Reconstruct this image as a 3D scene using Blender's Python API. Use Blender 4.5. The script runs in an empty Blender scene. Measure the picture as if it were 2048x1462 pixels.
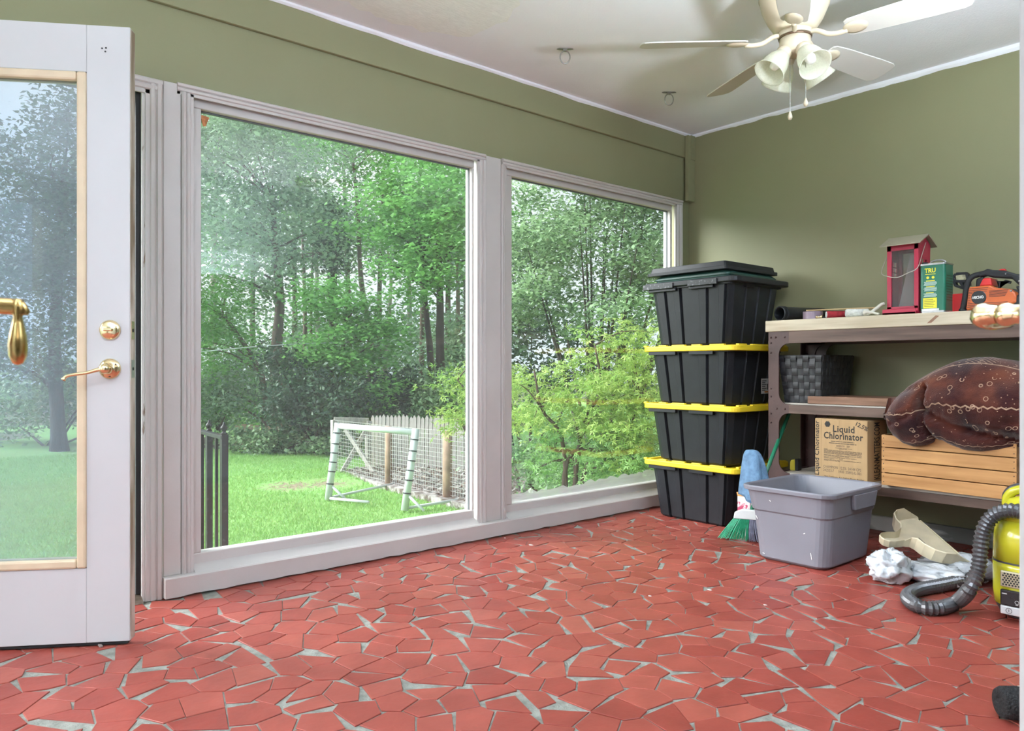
import bpy, math, random
import numpy as np
from mathutils import Vector, Matrix

random.seed(11)
rng = np.random.default_rng(11)
PI = math.pi
scene = bpy.context.scene
col = scene.collection

# ------------------------------------------------------------------ camera
FPX, PX0, PY0, EYE = 1505.0, 1024.0, 734.0, 0.92
YAW = math.radians(49.5)
CAM = Vector((-4.341, -3.185, EYE))
FWD = Vector((math.cos(YAW), math.sin(YAW), 0))
RGT = Vector((math.sin(YAW), -math.cos(YAW), 0))
cam_data = bpy.data.cameras.new('camera')
cam = bpy.data.objects.new('camera', cam_data)
col.objects.link(cam)
cam.location = CAM
cam.rotation_euler = (PI / 2, 0, YAW - PI / 2)
cam_data.sensor_width = 36.0
cam_data.lens = 36.0 * FPX / 2048.0
cam_data.shift_y = 3.0 / 2048.0
cam_data.clip_start = 0.05
cam_data.clip_end = 300
cam_data.dof.use_dof = True
cam_data.dof.focus_distance = 4.5
cam_data.dof.aperture_fstop = 13.0
scene.camera = cam

# ------------------------------------------------------------------ view and world
vs = scene.view_settings
vs.view_transform = 'Standard'
vs.look = 'None'
vs.gamma = 1.0
vs.use_curve_mapping = False
vs.exposure = 0.22

world = bpy.data.worlds.new('overcast_sky')
scene.world = world
world.use_nodes = True
wn, wl = world.node_tree.nodes, world.node_tree.links
wn.clear()
w_out = wn.new('ShaderNodeOutputWorld')
w_bg = wn.new('ShaderNodeBackground')
w_tc = wn.new('ShaderNodeTexCoord')
w_no = wn.new('ShaderNodeTexNoise')
w_no.inputs['Scale'].default_value = 1.12
w_no.inputs['Detail'].default_value = 5
w_rp = wn.new('ShaderNodeValToRGB')
w_rp.color_ramp.elements[0].position = 0.38
w_rp.color_ramp.elements[0].color = (0.60, 0.80, 1.0, 1)
w_rp.color_ramp.elements[1].position = 0.62
w_rp.color_ramp.elements[1].color = (0.92, 0.97, 1.0, 1)
wl.new(w_tc.outputs['Generated'], w_no.inputs['Vector'])
wl.new(w_no.outputs['Fac'], w_rp.inputs['Fac'])
wl.new(w_rp.outputs['Color'], w_bg.inputs['Color'])
w_bg.inputs['Strength'].default_value = 1.12
wl.new(w_bg.outputs['Background'], w_out.inputs['Surface'])

def add_sun(name, energy, angle, direction):
    d = bpy.data.lights.new(name, 'SUN')
    d.energy = energy
    d.angle = math.radians(angle)
    d.color = (0.97, 0.98, 1.0)
    o = bpy.data.objects.new(name, d)
    col.objects.link(o)
    o.rotation_euler = Vector(direction).to_track_quat('-Z', 'Y').to_euler()
    return o
add_sun('hazy_sun', 10.5, 50, (0.72, -0.50, -0.52))

def add_area(name, loc, direction, sx, sy, watts, color=(1, 1, 1), spread=PI):
    d = bpy.data.lights.new(name, 'AREA')
    d.shape = 'RECTANGLE'
    d.size, d.size_y = sx, sy
    d.energy = watts
    d.color = color
    d.spread = spread
    o = bpy.data.objects.new(name, d)
    col.objects.link(o)
    o.location = loc
    o.rotation_euler = Vector(direction).to_track_quat('-Z', 'Z').to_euler()
    return o
# area lights added as daylight at assumed windows, plus an added fill lamp behind
add_area('assumed_side_window_light', (-6.15, -0.01, 1.2), (0, -1, 0), 2.6, 1.7, 14, (0.80, 0.92, 1.0))
add_area('assumed_end_window_light', (-7.62, -1.5, 1.3), (1, 0, 0), 2.6, 1.9, 14, (0.82, 0.93, 1.0))
add_area('house_room_fill', (-3.7, -4.6, 2.35), (0, 0.15, -1), 1.6, 1.0, 10, (1.0, 0.95, 0.88))

# uplights added out of the frame to brighten the ceiling, in made-up floor lamps
FILL_LAMPS = ((-2.20, -2.92), (-5.35, -2.88))
for (lx_, ly_), w_ in zip(FILL_LAMPS, (112, 140)):
    add_area('added_ceiling_uplight', (lx_, ly_, 1.66), (0.0, -0.10, 1), 0.22, 0.22, w_, (0.84, 0.93, 1.0))

# ------------------------------------------------------------------ materials
MATS = {}
def mat(name, c, rough=0.5, metal=0.0, var=0.08, scale=6.0, bump=0.0, bscale=60.0, spec=0.5, stretch=None,
        c2=None, coat=0.0, detail=4.0, coords='Object', trans=0.0, lo=0.35, hi=0.65, bdist=0.01):
    if name in MATS:
        return MATS[name]
    m = bpy.data.materials.new(name)
    m.use_nodes = True
    n, l = m.node_tree.nodes, m.node_tree.links
    b = n['Principled BSDF']
    tc = n.new('ShaderNodeTexCoord')
    mp = n.new('ShaderNodeMapping')
    if stretch:
        mp.inputs['Scale'].default_value = stretch
    l.new(tc.outputs[coords], mp.inputs['Vector'])
    no = n.new('ShaderNodeTexNoise')
    no.inputs['Scale'].default_value = scale
    no.inputs['Detail'].default_value = detail
    l.new(mp.outputs['Vector'], no.inputs['Vector'])
    rp = n.new('ShaderNodeValToRGB')
    a = tuple(max(0, x * (1 - var)) for x in c)
    d = tuple(min(1, x * (1 + var)) for x in c) if c2 is None else c2
    rp.color_ramp.elements[0].position = lo
    rp.color_ramp.elements[1].position = hi
    rp.color_ramp.elements[0].color = (*a, 1)
    rp.color_ramp.elements[1].color = (*d, 1)
    l.new(no.outputs['Fac'], rp.inputs['Fac'])
    l.new(rp.outputs['Color'], b.inputs['Base Color'])
    b.inputs['Roughness'].default_value = rough
    b.inputs['Metallic'].default_value = metal
    b.inputs['Specular IOR Level'].default_value = spec
    b.inputs['Coat Weight'].default_value = coat
    b.inputs['Transmission Weight'].default_value = trans
    if bump > 0:
        nb = n.new('ShaderNodeTexNoise')
        nb.inputs['Scale'].default_value = bscale
        nb.inputs['Detail'].default_value = 3
        l.new(mp.outputs['Vector'], nb.inputs['Vector'])
        bu = n.new('ShaderNodeBump')
        bu.inputs['Strength'].default_value = bump
        bu.inputs['Distance'].default_value = bdist
        l.new(nb.outputs['Fac'], bu.inputs['Height'])
        l.new(bu.outputs['Normal'], b.inputs['Normal'])
    MATS[name] = m
    return m

def glass_mat(name, tint=(1, 1, 1), film=0.0, gloss=1.0, ior=1.45, film_col=(0.8, 0.85, 0.9), rough=0.0):
    m = bpy.data.materials.new(name)
    m.use_nodes = True
    n, l = m.node_tree.nodes, m.node_tree.links
    n.remove(n['Principled BSDF'])
    out = n['Material Output']
    tr = n.new('ShaderNodeBsdfTransparent')
    tr.inputs['Color'].default_value = (*tint, 1)
    gl = n.new('ShaderNodeBsdfGlossy')
    gl.inputs['Roughness'].default_value = rough
    fr = n.new('ShaderNodeFresnel')
    ge = n.new('ShaderNodeNewGeometry')          # the same reflectance for both faces of the thin pane
    sel = n.new('ShaderNodeMapRange')
    sel.inputs['To Min'].default_value = ior
    sel.inputs['To Max'].default_value = 1.0 / ior
    l.new(ge.outputs['Backfacing'], sel.inputs['Value'])
    l.new(sel.outputs[0], fr.inputs['IOR'])
    mu = n.new('ShaderNodeMath')
    mu.operation = 'MULTIPLY'
    mu.inputs[1].default_value = gloss
    mu.use_clamp = True
    l.new(fr.outputs['Fac'], mu.inputs[0])
    mx = n.new('ShaderNodeMixShader')
    l.new(mu.outputs[0], mx.inputs['Fac'])
    l.new(tr.outputs[0], mx.inputs[1])
    l.new(gl.outputs[0], mx.inputs[2])
    last = mx
    if film > 0:
        df = n.new('ShaderNodeBsdfDiffuse')
        df.inputs['Color'].default_value = (*film_col, 1)
        no = n.new('ShaderNodeTexNoise')
        no.inputs['Scale'].default_value = 3
        no.inputs['Detail'].default_value = 6
        mr = n.new('ShaderNodeMapRange')
        mr.inputs['To Min'].default_value = film * 0.6
        mr.inputs['To Max'].default_value = film * 1.4
        l.new(no.outputs['Fac'], mr.inputs['Value'])
        m2 = n.new('ShaderNodeMixShader')
        l.new(mr.outputs[0], m2.inputs['Fac'])
        l.new(mx.outputs[0], m2.inputs[1])
        l.new(df.outputs[0], m2.inputs[2])
        last = m2
    l.new(last.outputs[0], out.inputs['Surface'])
    MATS[name] = m
    return m

def tint_mat(name, c0, c1, rough=0.5, translucent=0.0, bump=0.0, bscale=40, spec=0.5, cm=None, spotty=0.0):
    """colour runs from c0 to c1 by the per-piece attribute 'tint'"""
    m = bpy.data.materials.new(name)
    m.use_nodes = True
    n, l = m.node_tree.nodes, m.node_tree.links
    b = n['Principled BSDF']
    out = n['Material Output']
    at = n.new('ShaderNodeAttribute')
    at.attribute_name = 'tint'
    rp = n.new('ShaderNodeValToRGB')
    rp.color_ramp.elements[0].color = (*c0, 1)
    rp.color_ramp.elements[1].color = (*c1, 1)
    if cm:
        e = rp.color_ramp.elements.new(0.5)
        e.color = (*cm, 1)
    l.new(at.outputs['Fac'], rp.inputs['Fac'])
    colour = rp.outputs['Color']
    if spotty > 0:
        tc = n.new('ShaderNodeTexCoord')
        no = n.new('ShaderNodeTexNoise')
        no.inputs['Scale'].default_value = 9
        no.inputs['Detail'].default_value = 8
        l.new(tc.outputs['Object'], no.inputs['Vector'])
        mr = n.new('ShaderNodeMapRange')
        mr.inputs['From Min'].default_value = 0.3
        mr.inputs['From Max'].default_value = 0.7
        mr.inputs['To Min'].default_value = 1 - spotty
        mr.inputs['To Max'].default_value = 1 + spotty
        l.new(no.outputs['Fac'], mr.inputs['Value'])
        hs = n.new('ShaderNodeHueSaturation')
        l.new(mr.outputs[0], hs.inputs['Value'])
        l.new(colour, hs.inputs['Color'])
        colour = hs.outputs['Color']
    l.new(colour, b.inputs['Base Color'])
    b.inputs['Roughness'].default_value = rough
    b.inputs['Specular IOR Level'].default_value = spec
    if bump > 0:
        tc2 = n.new('ShaderNodeTexCoord')
        nb = n.new('ShaderNodeTexNoise')
        nb.inputs['Scale'].default_value = bscale
        l.new(tc2.outputs['Object'], nb.inputs['Vector'])
        bu = n.new('ShaderNodeBump')
        bu.inputs['Strength'].default_value = bump
        bu.inputs['Distance'].default_value = 0.004
        l.new(nb.outputs['Fac'], bu.inputs['Height'])
        l.new(bu.outputs['Normal'], b.inputs['Normal'])
    if translucent > 0:
        tl = n.new('ShaderNodeBsdfTranslucent')
        l.new(colour, tl.inputs['Color'])
        mx = n.new('ShaderNodeMixShader')
        mx.inputs['Fac'].default_value = translucent
        l.new(b.outputs[0], mx.inputs[1])
        l.new(tl.outputs[0], mx.inputs[2])
        l.new(mx.outputs[0], out.inputs['Surface'])
    MATS[name] = m
    return m

def wood_mat(name, c0, c1, axis=1, scale=1.0, rough=0.5, spec=0.4):
    """grain runs along the given axis"""
    st = [22.0 * scale] * 3
    st[axis] = 1.6 * scale
    return mat(name, c0, rough, 0, 0.05, 1.6, 0.15, 3.0, spec, tuple(st), c2=c1, detail=6, bdist=0.002)

GREEN = mat('sage_green_wall_paint', (0.250, 0.243, 0.135), 0.5, var=0.03, scale=1.5, bump=0.04, bscale=90, spec=0.35)
TRIM = mat('white_trim_paint', (0.60, 0.565, 0.545), 0.4, var=0.03, scale=5, bump=0.05, bscale=40)
DOORW = mat('white_door_paint', (0.58, 0.58, 0.585), 0.35, var=0.02, scale=3, bump=0.03, bscale=30)
CREAM = mat('cream_bead_paint', (0.68, 0.55, 0.38), 0.4, var=0.05, scale=12)
CEIL = mat('ceiling_paint', (0.87, 0.88, 0.93), 0.8, var=0.03, scale=2, bump=0.35, bscale=130, spec=0.2, bdist=0.004)
PATCH = mat('ceiling_plaster', (0.88, 0.89, 0.88), 0.8, var=0.04, scale=30, bump=0.35, bscale=70, stretch=(1, 5, 1), spec=0.2, bdist=0.01)
GROUT = mat('grey_grout', (0.23, 0.24, 0.21), 0.8, var=0.25, scale=25, bump=0.4, bscale=120)
BRASS = mat('polished_brass', (0.84, 0.70, 0.42), 0.16, 1.0, var=0.06, scale=20)
BRASS2 = mat('worn_brass', (0.62, 0.43, 0.17), 0.25, 1.0, var=0.25, scale=60)
BLACKP = mat('black_plastic', (0.017, 0.0185, 0.022), 0.42, var=0.15, scale=9, bump=0.03, bscale=200, spec=0.32)
RUBBER = mat('black_rubber', (0.012, 0.012, 0.013), 0.7, var=0.1)
YELLOW = mat('yellow_lid_plastic', (0.90, 0.66, 0.03), 0.38, var=0.06, scale=4)
GLASS = glass_mat('window_glass', (0.97, 0.985, 0.975), film=0.045, film_col=(0.85, 0.9, 0.92))  # diffuse film colour puts a pale haze veil over the view
DGLASS = glass_mat('dusty_hazy_door_glass', (0.80, 0.86, 0.90), film=0.20, gloss=1.8, film_col=(0.60, 0.70, 0.77))  # dust film whose pale colour also puts bluish haze over the view
STEEL = mat('galvanised_steel', (0.42, 0.42, 0.43), 0.35, 1.0, var=0.15, scale=40)
INK = mat('black_print', (0.02, 0.018, 0.016), 0.7, var=0.1)
WHITEP = mat('white_plastic', (0.85, 0.85, 0.85), 0.4, var=0.03)

# ------------------------------------------------------------------ objects
WM = {}
def tag(o, label=None, cat=None, group=None, kind=None):
    if label: o['label'] = label
    if cat: o['category'] = cat
    if group: o['group'] = group
    if kind: o['kind'] = kind
    return o

def thing(name, label, cat, loc=(0, 0, 0), rotz=0.0, group=None, kind=None, rot=None):
    o = bpy.data.objects.new(name, None)
    o.empty_display_size = 0.1
    col.objects.link(o)
    o.location = loc
    e = (0, 0, rotz) if rot is None else rot
    o.rotation_euler = e
    WM[o] = Matrix.Translation(Vector(loc)) @ Matrix.LocRotScale(None, __import__('mathutils').Euler(e), None)
    return tag(o, label, cat, group, kind)

def copy_tree(o, parent=None):
    c = o.copy()
    col.objects.link(c)
    c.parent = parent
    for ch in list(o.children):
        copy_tree(ch, c)
    return c

class MB:
    def __init__(self):
        self.v, self.f, self.t = [], [], []
    def add(self, vs_, fs):
        o = len(self.v)
        self.v.extend([tuple(p) for p in vs_])
        self.f.extend([tuple(i + o for i in f) for f in fs])
        return self
    def box(self, a, b):
        (x0, y0, z0), (x1, y1, z1) = a, b
        x0, x1 = min(x0, x1), max(x0, x1); y0, y1 = min(y0, y1), max(y0, y1); z0, z1 = min(z0, z1), max(z0, z1)
        return self.add([(x0, y0, z0), (x1, y0, z0), (x1, y1, z0), (x0, y1, z0), (x0, y0, z1), (x1, y0, z1), (x1, y1, z1), (x0, y1, z1)],
                        [(3, 2, 1, 0), (4, 5, 6, 7), (0, 1, 5, 4), (1, 2, 6, 5), (2, 3, 7, 6), (3, 0, 4, 7)])
    def bar(self, p, q, w, h=None, up=(0, 0, 1)):
        """rectangular bar between two points"""
        h = w if h is None else h
        p, q = Vector(p), Vector(q)
        d = (q - p).normalized()
        u = Vector(up)
        if abs(d.dot(u)) > 0.95:
            u = Vector((1, 0, 0))
        s = d.cross(u).normalized()
        u = s.cross(d)
        vs_ = []
        for c in (p, q):
            for a, b in ((-1, -1), (1, -1), (1, 1), (-1, 1)):
                vs_.append(c + s * a * w / 2 + u * b * h / 2)
        return self.add(vs_, [(3, 2, 1, 0), (4, 5, 6, 7), (0, 1, 5, 4), (1, 2, 6, 5), (2, 3, 7, 6), (3, 0, 4, 7)])
    def tube(self, path, r, n=8, caps=True):
        path = [Vector(p) for p in path]
        rs = r if isinstance(r, (list, tuple, np.ndarray)) else [r] * len(path)
        prev = None
        rings = []
        for i, p in enumerate(path):
            if i == 0: d = path[1] - p
            elif i == len(path) - 1: d = p - path[i - 1]
            else: d = path[i + 1] - path[i - 1]
            d.normalize()
            if prev is None:
                a = Vector((0, 0, 1)) if abs(d.z) < 0.9 else Vector((1, 0, 0))
                s = d.cross(a).normalized()
            else:
                s = (prev - d * prev.dot(d)).normalized()
            prev = s
            t = d.cross(s)
            rings.append([p + (s * math.cos(2 * PI * k / n) + t * math.sin(2 * PI * k / n)) * rs[i] for k in range(n)])
        vs_ = [v for rg in rings for v in rg]
        fs = []
        for i in range(len(rings) - 1):
            for k in range(n):
                a, b = i * n + k, i * n + (k + 1) % n
                fs.append((a, b, b + n, a + n))
        if caps:
            fs.append(tuple(range(n - 1, -1, -1)))
            fs.append(tuple(range((len(rings) - 1) * n, len(rings) * n)))
        return self.add(vs_, fs)
    def lathe(self, prof, n=24, M=None, cap=True):
        M = M or Matrix.Identity(4)
        vs_, fs = [], []
        for r, z in prof:
            for k in range(n):
                vs_.append(M @ Vector((r * math.cos(2 * PI * k / n), r * math.sin(2 * PI * k / n), z)))
        for i in range(len(prof) - 1):
            for k in range(n):
                a, b = i * n + k, i * n + (k + 1) % n
                fs.append((a, b, b + n, a + n))
        if cap:
            if prof[0][0] > 1e-5: fs.append(tuple(range(n - 1, -1, -1)))
            if prof[-1][0] > 1e-5: fs.append(tuple(range((len(prof) - 1) * n, len(prof) * n)))
        return self.add(vs_, fs)
    def prism(self, poly, f0, f1):
        """poly 2D list, f0/f1 map (a,b) to a 3D point on either cap"""
        n = len(poly)
        vs_ = [f0(*p) for p in poly] + [f1(*p) for p in poly]
        fs = [tuple(range(n - 1, -1, -1)), tuple(range(n, 2 * n))]
        for i in range(n):
            j = (i + 1) % n
            fs.append((i, j, j + n, i + n))
        return self.add(vs_, fs)
    def loft(self, sections, closed=True, cap=True):
        n = len(sections[0])
        vs_ = [p for s in sections for p in s]
        fs = []
        for i in range(len(sections) - 1):
            for k in range(n if closed else n - 1):
                a, b = i * n + k, i * n + (k + 1) % n
                fs.append((a, b, b + n, a + n))
        if cap and closed:
            fs.append(tuple(range(n - 1, -1, -1)))
            fs.append(tuple(range((len(sections) - 1) * n, len(sections) * n)))
        return self.add(vs_, fs)
    def ball(self, c, r, n=10, m=6, sc=(1, 1, 1)):
        prof = [(r * math.sin(PI * i / m) + 1e-6, -r * math.cos(PI * i / m)) for i in range(m + 1)]
        M = Matrix.Translation(Vector(c)) @ Matrix.Diagonal((*sc, 1))
        return self.lathe(prof, n, M, cap=False)
    def build(self, name, m, parent=None, smooth=False, bevel=0.0, local=False, seg=2, solid=0.0, subsurf=0, tint=None, norm=True):
        me = bpy.data.meshes.new(name)
        vs_ = self.v
        if parent is not None:
            WM_ = WM[parent]
            if not local:
                inv = WM_.inverted()
                vs_ = [inv @ Vector(p) for p in vs_]
        me.from_pydata([tuple(p) for p in vs_], [], self.f)
        me.update()
        if norm:
            import bmesh
            bm = bmesh.new()
            bm.from_mesh(me)
            bmesh.ops.recalc_face_normals(bm, faces=bm.faces)
            bm.to_mesh(me)
            bm.free()
        me.materials.append(m)
        if smooth:
            me.polygons.foreach_set('use_smooth', [True] * len(me.polygons))
        if tint is not None:
            a = me.attributes.new('tint', 'FLOAT', 'POINT')
            a.data.foreach_set('value', np.asarray(tint, dtype=np.float32))
        o = bpy.data.objects.new(name, me)
        col.objects.link(o)
        if parent is not None:
            o.parent = parent
            WM[o] = WM[parent]
        else:
            WM[o] = Matrix.Identity(4)
        if solid:
            s = o.modifiers.new('thickness', 'SOLIDIFY')
            s.thickness = solid
            s.offset = 0
        if bevel:
            b = o.modifiers.new('edges', 'BEVEL')
            b.width = bevel
            b.segments = seg
            b.limit_method = 'ANGLE'
            b.angle_limit = math.radians(40)
        if subsurf:
            s = o.modifiers.new('smooth', 'SUBSURF')
            s.levels = s.render_levels = subsurf
        return o

def box_obj(name, a, b, m, parent=None, bevel=0.0):
    return MB().box(a, b).build(name, m, parent, bevel=bevel)

def ctr(points):
    c = Vector((0, 0, 0))
    for p in points: c += Vector(p)
    return c / len(points)

def spline(pts, n=8):
    """Catmull-Rom through the points"""
    P = [Vector(p) for p in pts]
    P = [P[0] * 2 - P[1]] + P + [P[-1] * 2 - P[-2]]
    out = []
    for i in range(1, len(P) - 2):
        for k in range(n):
            t = k / n
            a, b, c, d = P[i - 1], P[i], P[i + 1], P[i + 2]
            out.append(0.5 * ((2 * b) + (c - a) * t + (2 * a - 5 * b + 4 * c - d) * t * t + (3 * b - a - 3 * c + d) * t ** 3))
    out.append(P[-2])
    return out

def W(px, d):
    p = CAM + FWD * d + RGT * ((px - PX0) / FPX * d)
    return p.x, p.y
def ZP(py, d):
    return EYE - (py - PY0) / FPX * d
def at(px, py, d):
    x, y = W(px, d)
    return Vector((x, y, ZP(py, d)))

def text_mb(s, size, origin, right, up, bold=0.0, align='LEFT', width=None, spacing=1.0):
    cu = bpy.data.curves.new('t', 'FONT')
    cu.body = s
    cu.size = size
    cu.offset = bold
    cu.align_x = align
    cu.space_character = spacing
    cu.resolution_u = 2
    ob = bpy.data.objects.new('t', cu)
    col.objects.link(ob)
    dg = bpy.context.evaluated_depsgraph_get()
    me = bpy.data.meshes.new_from_object(ob.evaluated_get(dg))
    vs_ = [v.co.copy() for v in me.vertices]
    fs = [tuple(p.vertices) for p in me.polygons]
    bpy.data.objects.remove(ob)
    bpy.data.curves.remove(cu)
    bpy.data.meshes.remove(me)
    k = 1.0
    if width and vs_:
        x0, x1 = min(v.x for v in vs_), max(v.x for v in vs_)
        k = width / (x1 - x0)
    o, r, u = Vector(origin), Vector(right), Vector(up)
    mb = MB()
    mb.add([o + r * v.x * k + u * v.y for v in vs_], fs)
    return mb
def put_text(name, parent, s, size, origin, right, up, m=None, **kw):
    return text_mb(s, size, origin, right, up, **kw).build(name, m or INK, parent, norm=False)

# ================================================================== the room
CEIL_Z = 2.526
XL, YB = -7.7, -3.10          # far end wall, back wall (room faces)

# ---- floor: grout bed with broken red tiles
floor = MB().box((XL, -6.2, -0.16), (0.05, 0.05, -0.004)).build('floor', GROUT)
tag(floor, 'floor of broken red clay tiles set in grey grout', 'floor', kind='structure')

TILE = tint_mat('red_clay_tile', (0.245, 0.043, 0.031), (0.32, 0.076, 0.053), rough=0.42, bump=0.25, bscale=35, spec=0.32, cm=(0.285, 0.057, 0.041), spotty=0.13)

def clip(poly, nx, ny, c):
    out = []
    for i in range(len(poly)):
        p, q = poly[i], poly[(i + 1) % len(poly)]
        a, b = nx * p[0] + ny * p[1] - c, nx * q[0] + ny * q[1] - c
        if a <= 0: out.append(p)
        if (a < 0 < b) or (b < 0 < a):
            t = a / (a - b)
            out.append((p[0] + (q[0] - p[0]) * t, p[1] + (q[1] - p[1]) * t))
    return out

def make_tiles():
    S = 0.112
    nx_, ny_ = int(7.7 / S) + 1, int(3.2 / S) + 1
    P = {}
    for i in range(nx_):
        for j in range(ny_):
            P[i, j] = (XL + (i + 0.5 + random.uniform(-.30, .30) + (.25 if j % 2 else -.25)) * S, -3.14 + (j + 0.5 + random.uniform(-.40, .40)) * S)
    pair = {}
    tiles = []
    for (i, j), p in P.items():
        poly = [(p[0] - .17, p[1] - .17), (p[0] + .17, p[1] - .17), (p[0] + .17, p[1] + .17), (p[0] - .17, p[1] + .17)]
        for di in range(-2, 3):
            for dj in range(-2, 3):
                if (di or dj) and (i + di, j + dj) in P:
                    q = P[i + di, j + dj]
                    key = tuple(sorted(((i, j), (i + di, j + dj))))
                    if key not in pair:
                        pair[key] = (random.uniform(-.24, .24), random.uniform(-.05, .13) if random.random() < .45 else 0, random.uniform(.0008, .0030))
                    tw, wedge, gap = pair[key]
                    wedge = max(0, wedge)
                    dx, dy = q[0] - p[0], q[1] - p[1]
                    L = math.hypot(dx, dy)
                    ang = math.atan2(dy, dx) + tw + (wedge / 2 if key[0] == (i, j) else -wedge / 2)
                    n0, n1 = math.cos(ang), math.sin(ang)
                    mx, my = (p[0] + q[0]) / 2, (p[1] + q[1]) / 2
                    ins = gap + 0.055 * math.sin(wedge / 2)
                    poly = clip(poly, n0, n1, n0 * mx + n1 * my - ins)
                    if len(poly) < 3: break
            if len(poly) < 3: break
        if len(poly) < 3: continue
        for nrm in ((1, 0, -0.004), (0, 1, -0.004), (0, -1, 3.16)):
            poly = clip(poly, *nrm)
            if len(poly) < 3: break
        if len(poly) < 3: continue
        # chip the short edges away
        k = 0
        while len(poly) > 4 and k < 12:
            k += 1
            Ls = [math.dist(poly[a], poly[(a + 1) % len(poly)]) for a in range(len(poly))]
            a = int(np.argmin(Ls))
            if Ls[a] > 0.041: break
            b = (a + 1) % len(poly)
            poly.pop(a if random.random() < .5 else b)
        ar = 0.5 * abs(sum(poly[a][0] * poly[(a + 1) % len(poly)][1] - poly[(a + 1) % len(poly)][0] * poly[a][1] for a in range(len(poly))))
        if ar < 0.0008: continue
        tiles.append((poly, ar))
    return tiles

def tile_geo(poly, tintv, z):
    cx = sum(p[0] for p in poly) / len(poly); cy = sum(p[1] for p in poly) / len(poly)
    n = len(poly)
    def sh(p, d):
        L = math.hypot(p[0] - cx, p[1] - cy)
        k = 1 - d / max(L, 1e-4)
        return cx + (p[0] - cx) * k, cy + (p[1] - cy) * k
    tx, ty = random.uniform(-.006, .006), random.uniform(-.006, .006)
    vs_ = [(p[0], p[1], -0.006) for p in poly]
    vs_ += [(p[0], p[1], z - 0.0012 + tx * (p[0] - cx) + ty * (p[1] - cy)) for p in poly]
    vs_ += [(*sh(p, 0.0016), z + tx * (p[0] - cx) + ty * (p[1] - cy)) for p in poly]
    fs = [tuple(range(2 * n, 3 * n))]
    for a in range(n):
        b = (a + 1) % n
        fs += [(a, b, b + n, a + n), (a + n, b + n, b + 2 * n, a + 2 * n)]
    return vs_, fs, [tintv] * len(vs_)

def px_size(poly):
    pts = []
    for x, y in poly:
        d = Vector((x, y, 0)) - CAM
        t = d.dot(FWD)
        if t < 0.3: return 0
        pts.append((PX0 + FPX * d.dot(RGT) / t, PY0 + FPX * EYE / t))
    cx = sum(p[0] for p in pts) / len(pts); cy = sum(p[1] for p in pts) / len(pts)
    if not (0 < cx < 2048 and 0 < cy < 1462): return 0
    return 0.5 * abs(sum(pts[a][0] * pts[(a + 1) % len(pts)][1] - pts[(a + 1) % len(pts)][0] * pts[a][1] for a in range(len(pts))))

tiles = sorted(make_tiles(), key=lambda t: -px_size(t[0]))
rest, rest_t = MB(), []
for k, (poly, ar) in enumerate(tiles):
    v_, f_, t_ = tile_geo(poly, min(1, max(0, random.gauss(.5, .25))), -0.0004 + random.uniform(-.0006, .0004))
    if k < 300:
        MB().add(v_, f_).build('tile', TILE, floor, tint=t_, norm=False)
    else:
        rest.add(v_, f_); rest_t += t_
tag(rest.build('tile_field', TILE, floor, tint=rest_t, norm=False), kind='stuff')

# ---- ceiling and plaster patch
ceiling = MB().box((XL - .2, -6.3, CEIL_Z), (0.2, 0.25, CEIL_Z + .2)).build('ceiling', CEIL)
tag(ceiling, 'white textured plaster ceiling', 'ceiling', kind='structure')
pv, pf = [], []
pc = Vector((-2.62, -0.62, 0))
NR, NT = 10, 64
rad = [1 + 0.16 * math.sin(3 * a) + random.uniform(-.07, .07) for a in [2 * PI * k / NT for k in range(NT)]]
for i in range(NR + 1):
    for k in range(NT):
        a = 2 * PI * k / NT
        r = i / NR * rad[k]
        pv.append((pc.x + 0.50 * r * math.cos(a), pc.y + 0.52 * r * math.sin(a), CEIL_Z - 0.005 * (1 - (i / NR) ** 4) + (0.0 if i == NR else random.uniform(-.0025, .001))))
for i in range(NR):
    for k in range(NT):
        b = (k + 1) % NT
        pf.append((i * NT + k, i * NT + b, (i + 1) * NT + b, (i + 1) * NT + k))
MB().add(pv, pf).build('plaster_patch', PATCH, ceiling, smooth=True)

# ---- back wall with the wide doorway the camera stands in, clad with horizontal siding
SIDING = mat('grey_blue_siding', (0.40, 0.46, 0.50), 0.55, var=0.06, scale=4)
wall_back = thing('wall_back', 'painted lap siding wall behind the doorway', 'wall', (-3.6, -3.18, 0), kind='structure')
MB().box((XL, -3.22, 0), (-4.62, YB - .02, CEIL_Z)).box((-2.62, -3.22, 0), (0, YB - .02, CEIL_Z)).box((-4.62, -3.22, 2.1), (-2.62, YB - .02, CEIL_Z)).build('wall_core', SIDING, wall_back)
nb = 16
for k in range(nb):
    z0, z1 = CEIL_Z * k / nb, CEIL_Z * (k + 1) / nb
    for xa, xb in (((XL, -4.66), (-2.58, 0)) if z0 < 2.1 else ((XL, 0),)):
        MB().prism([(YB - .02, z0), (YB + .012, z0), (YB, z1 - .002), (YB - .02, z1 - .002)], lambda a, b, x=xa: (x, a, b), lambda a, b, x=xb: (x, a, b)).build('siding_board', SIDING, wall_back)
# the room behind the camera
HOUSE = mat('house_room_paint', (0.62, 0.60, 0.55), 0.6, var=0.02)
wb = MB().box((-6.3, -6.3, 0), (-6.2, -3.22, CEIL_Z)).box((-1.4, -6.3, 0), (-1.3, -3.22, CEIL_Z)).box((-6.3, -6.3, 0), (-1.3, -6.2, CEIL_Z))
tag(wb.build('wall_house', HOUSE), 'plain painted walls of the room behind the camera', 'wall', kind='structure')

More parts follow.
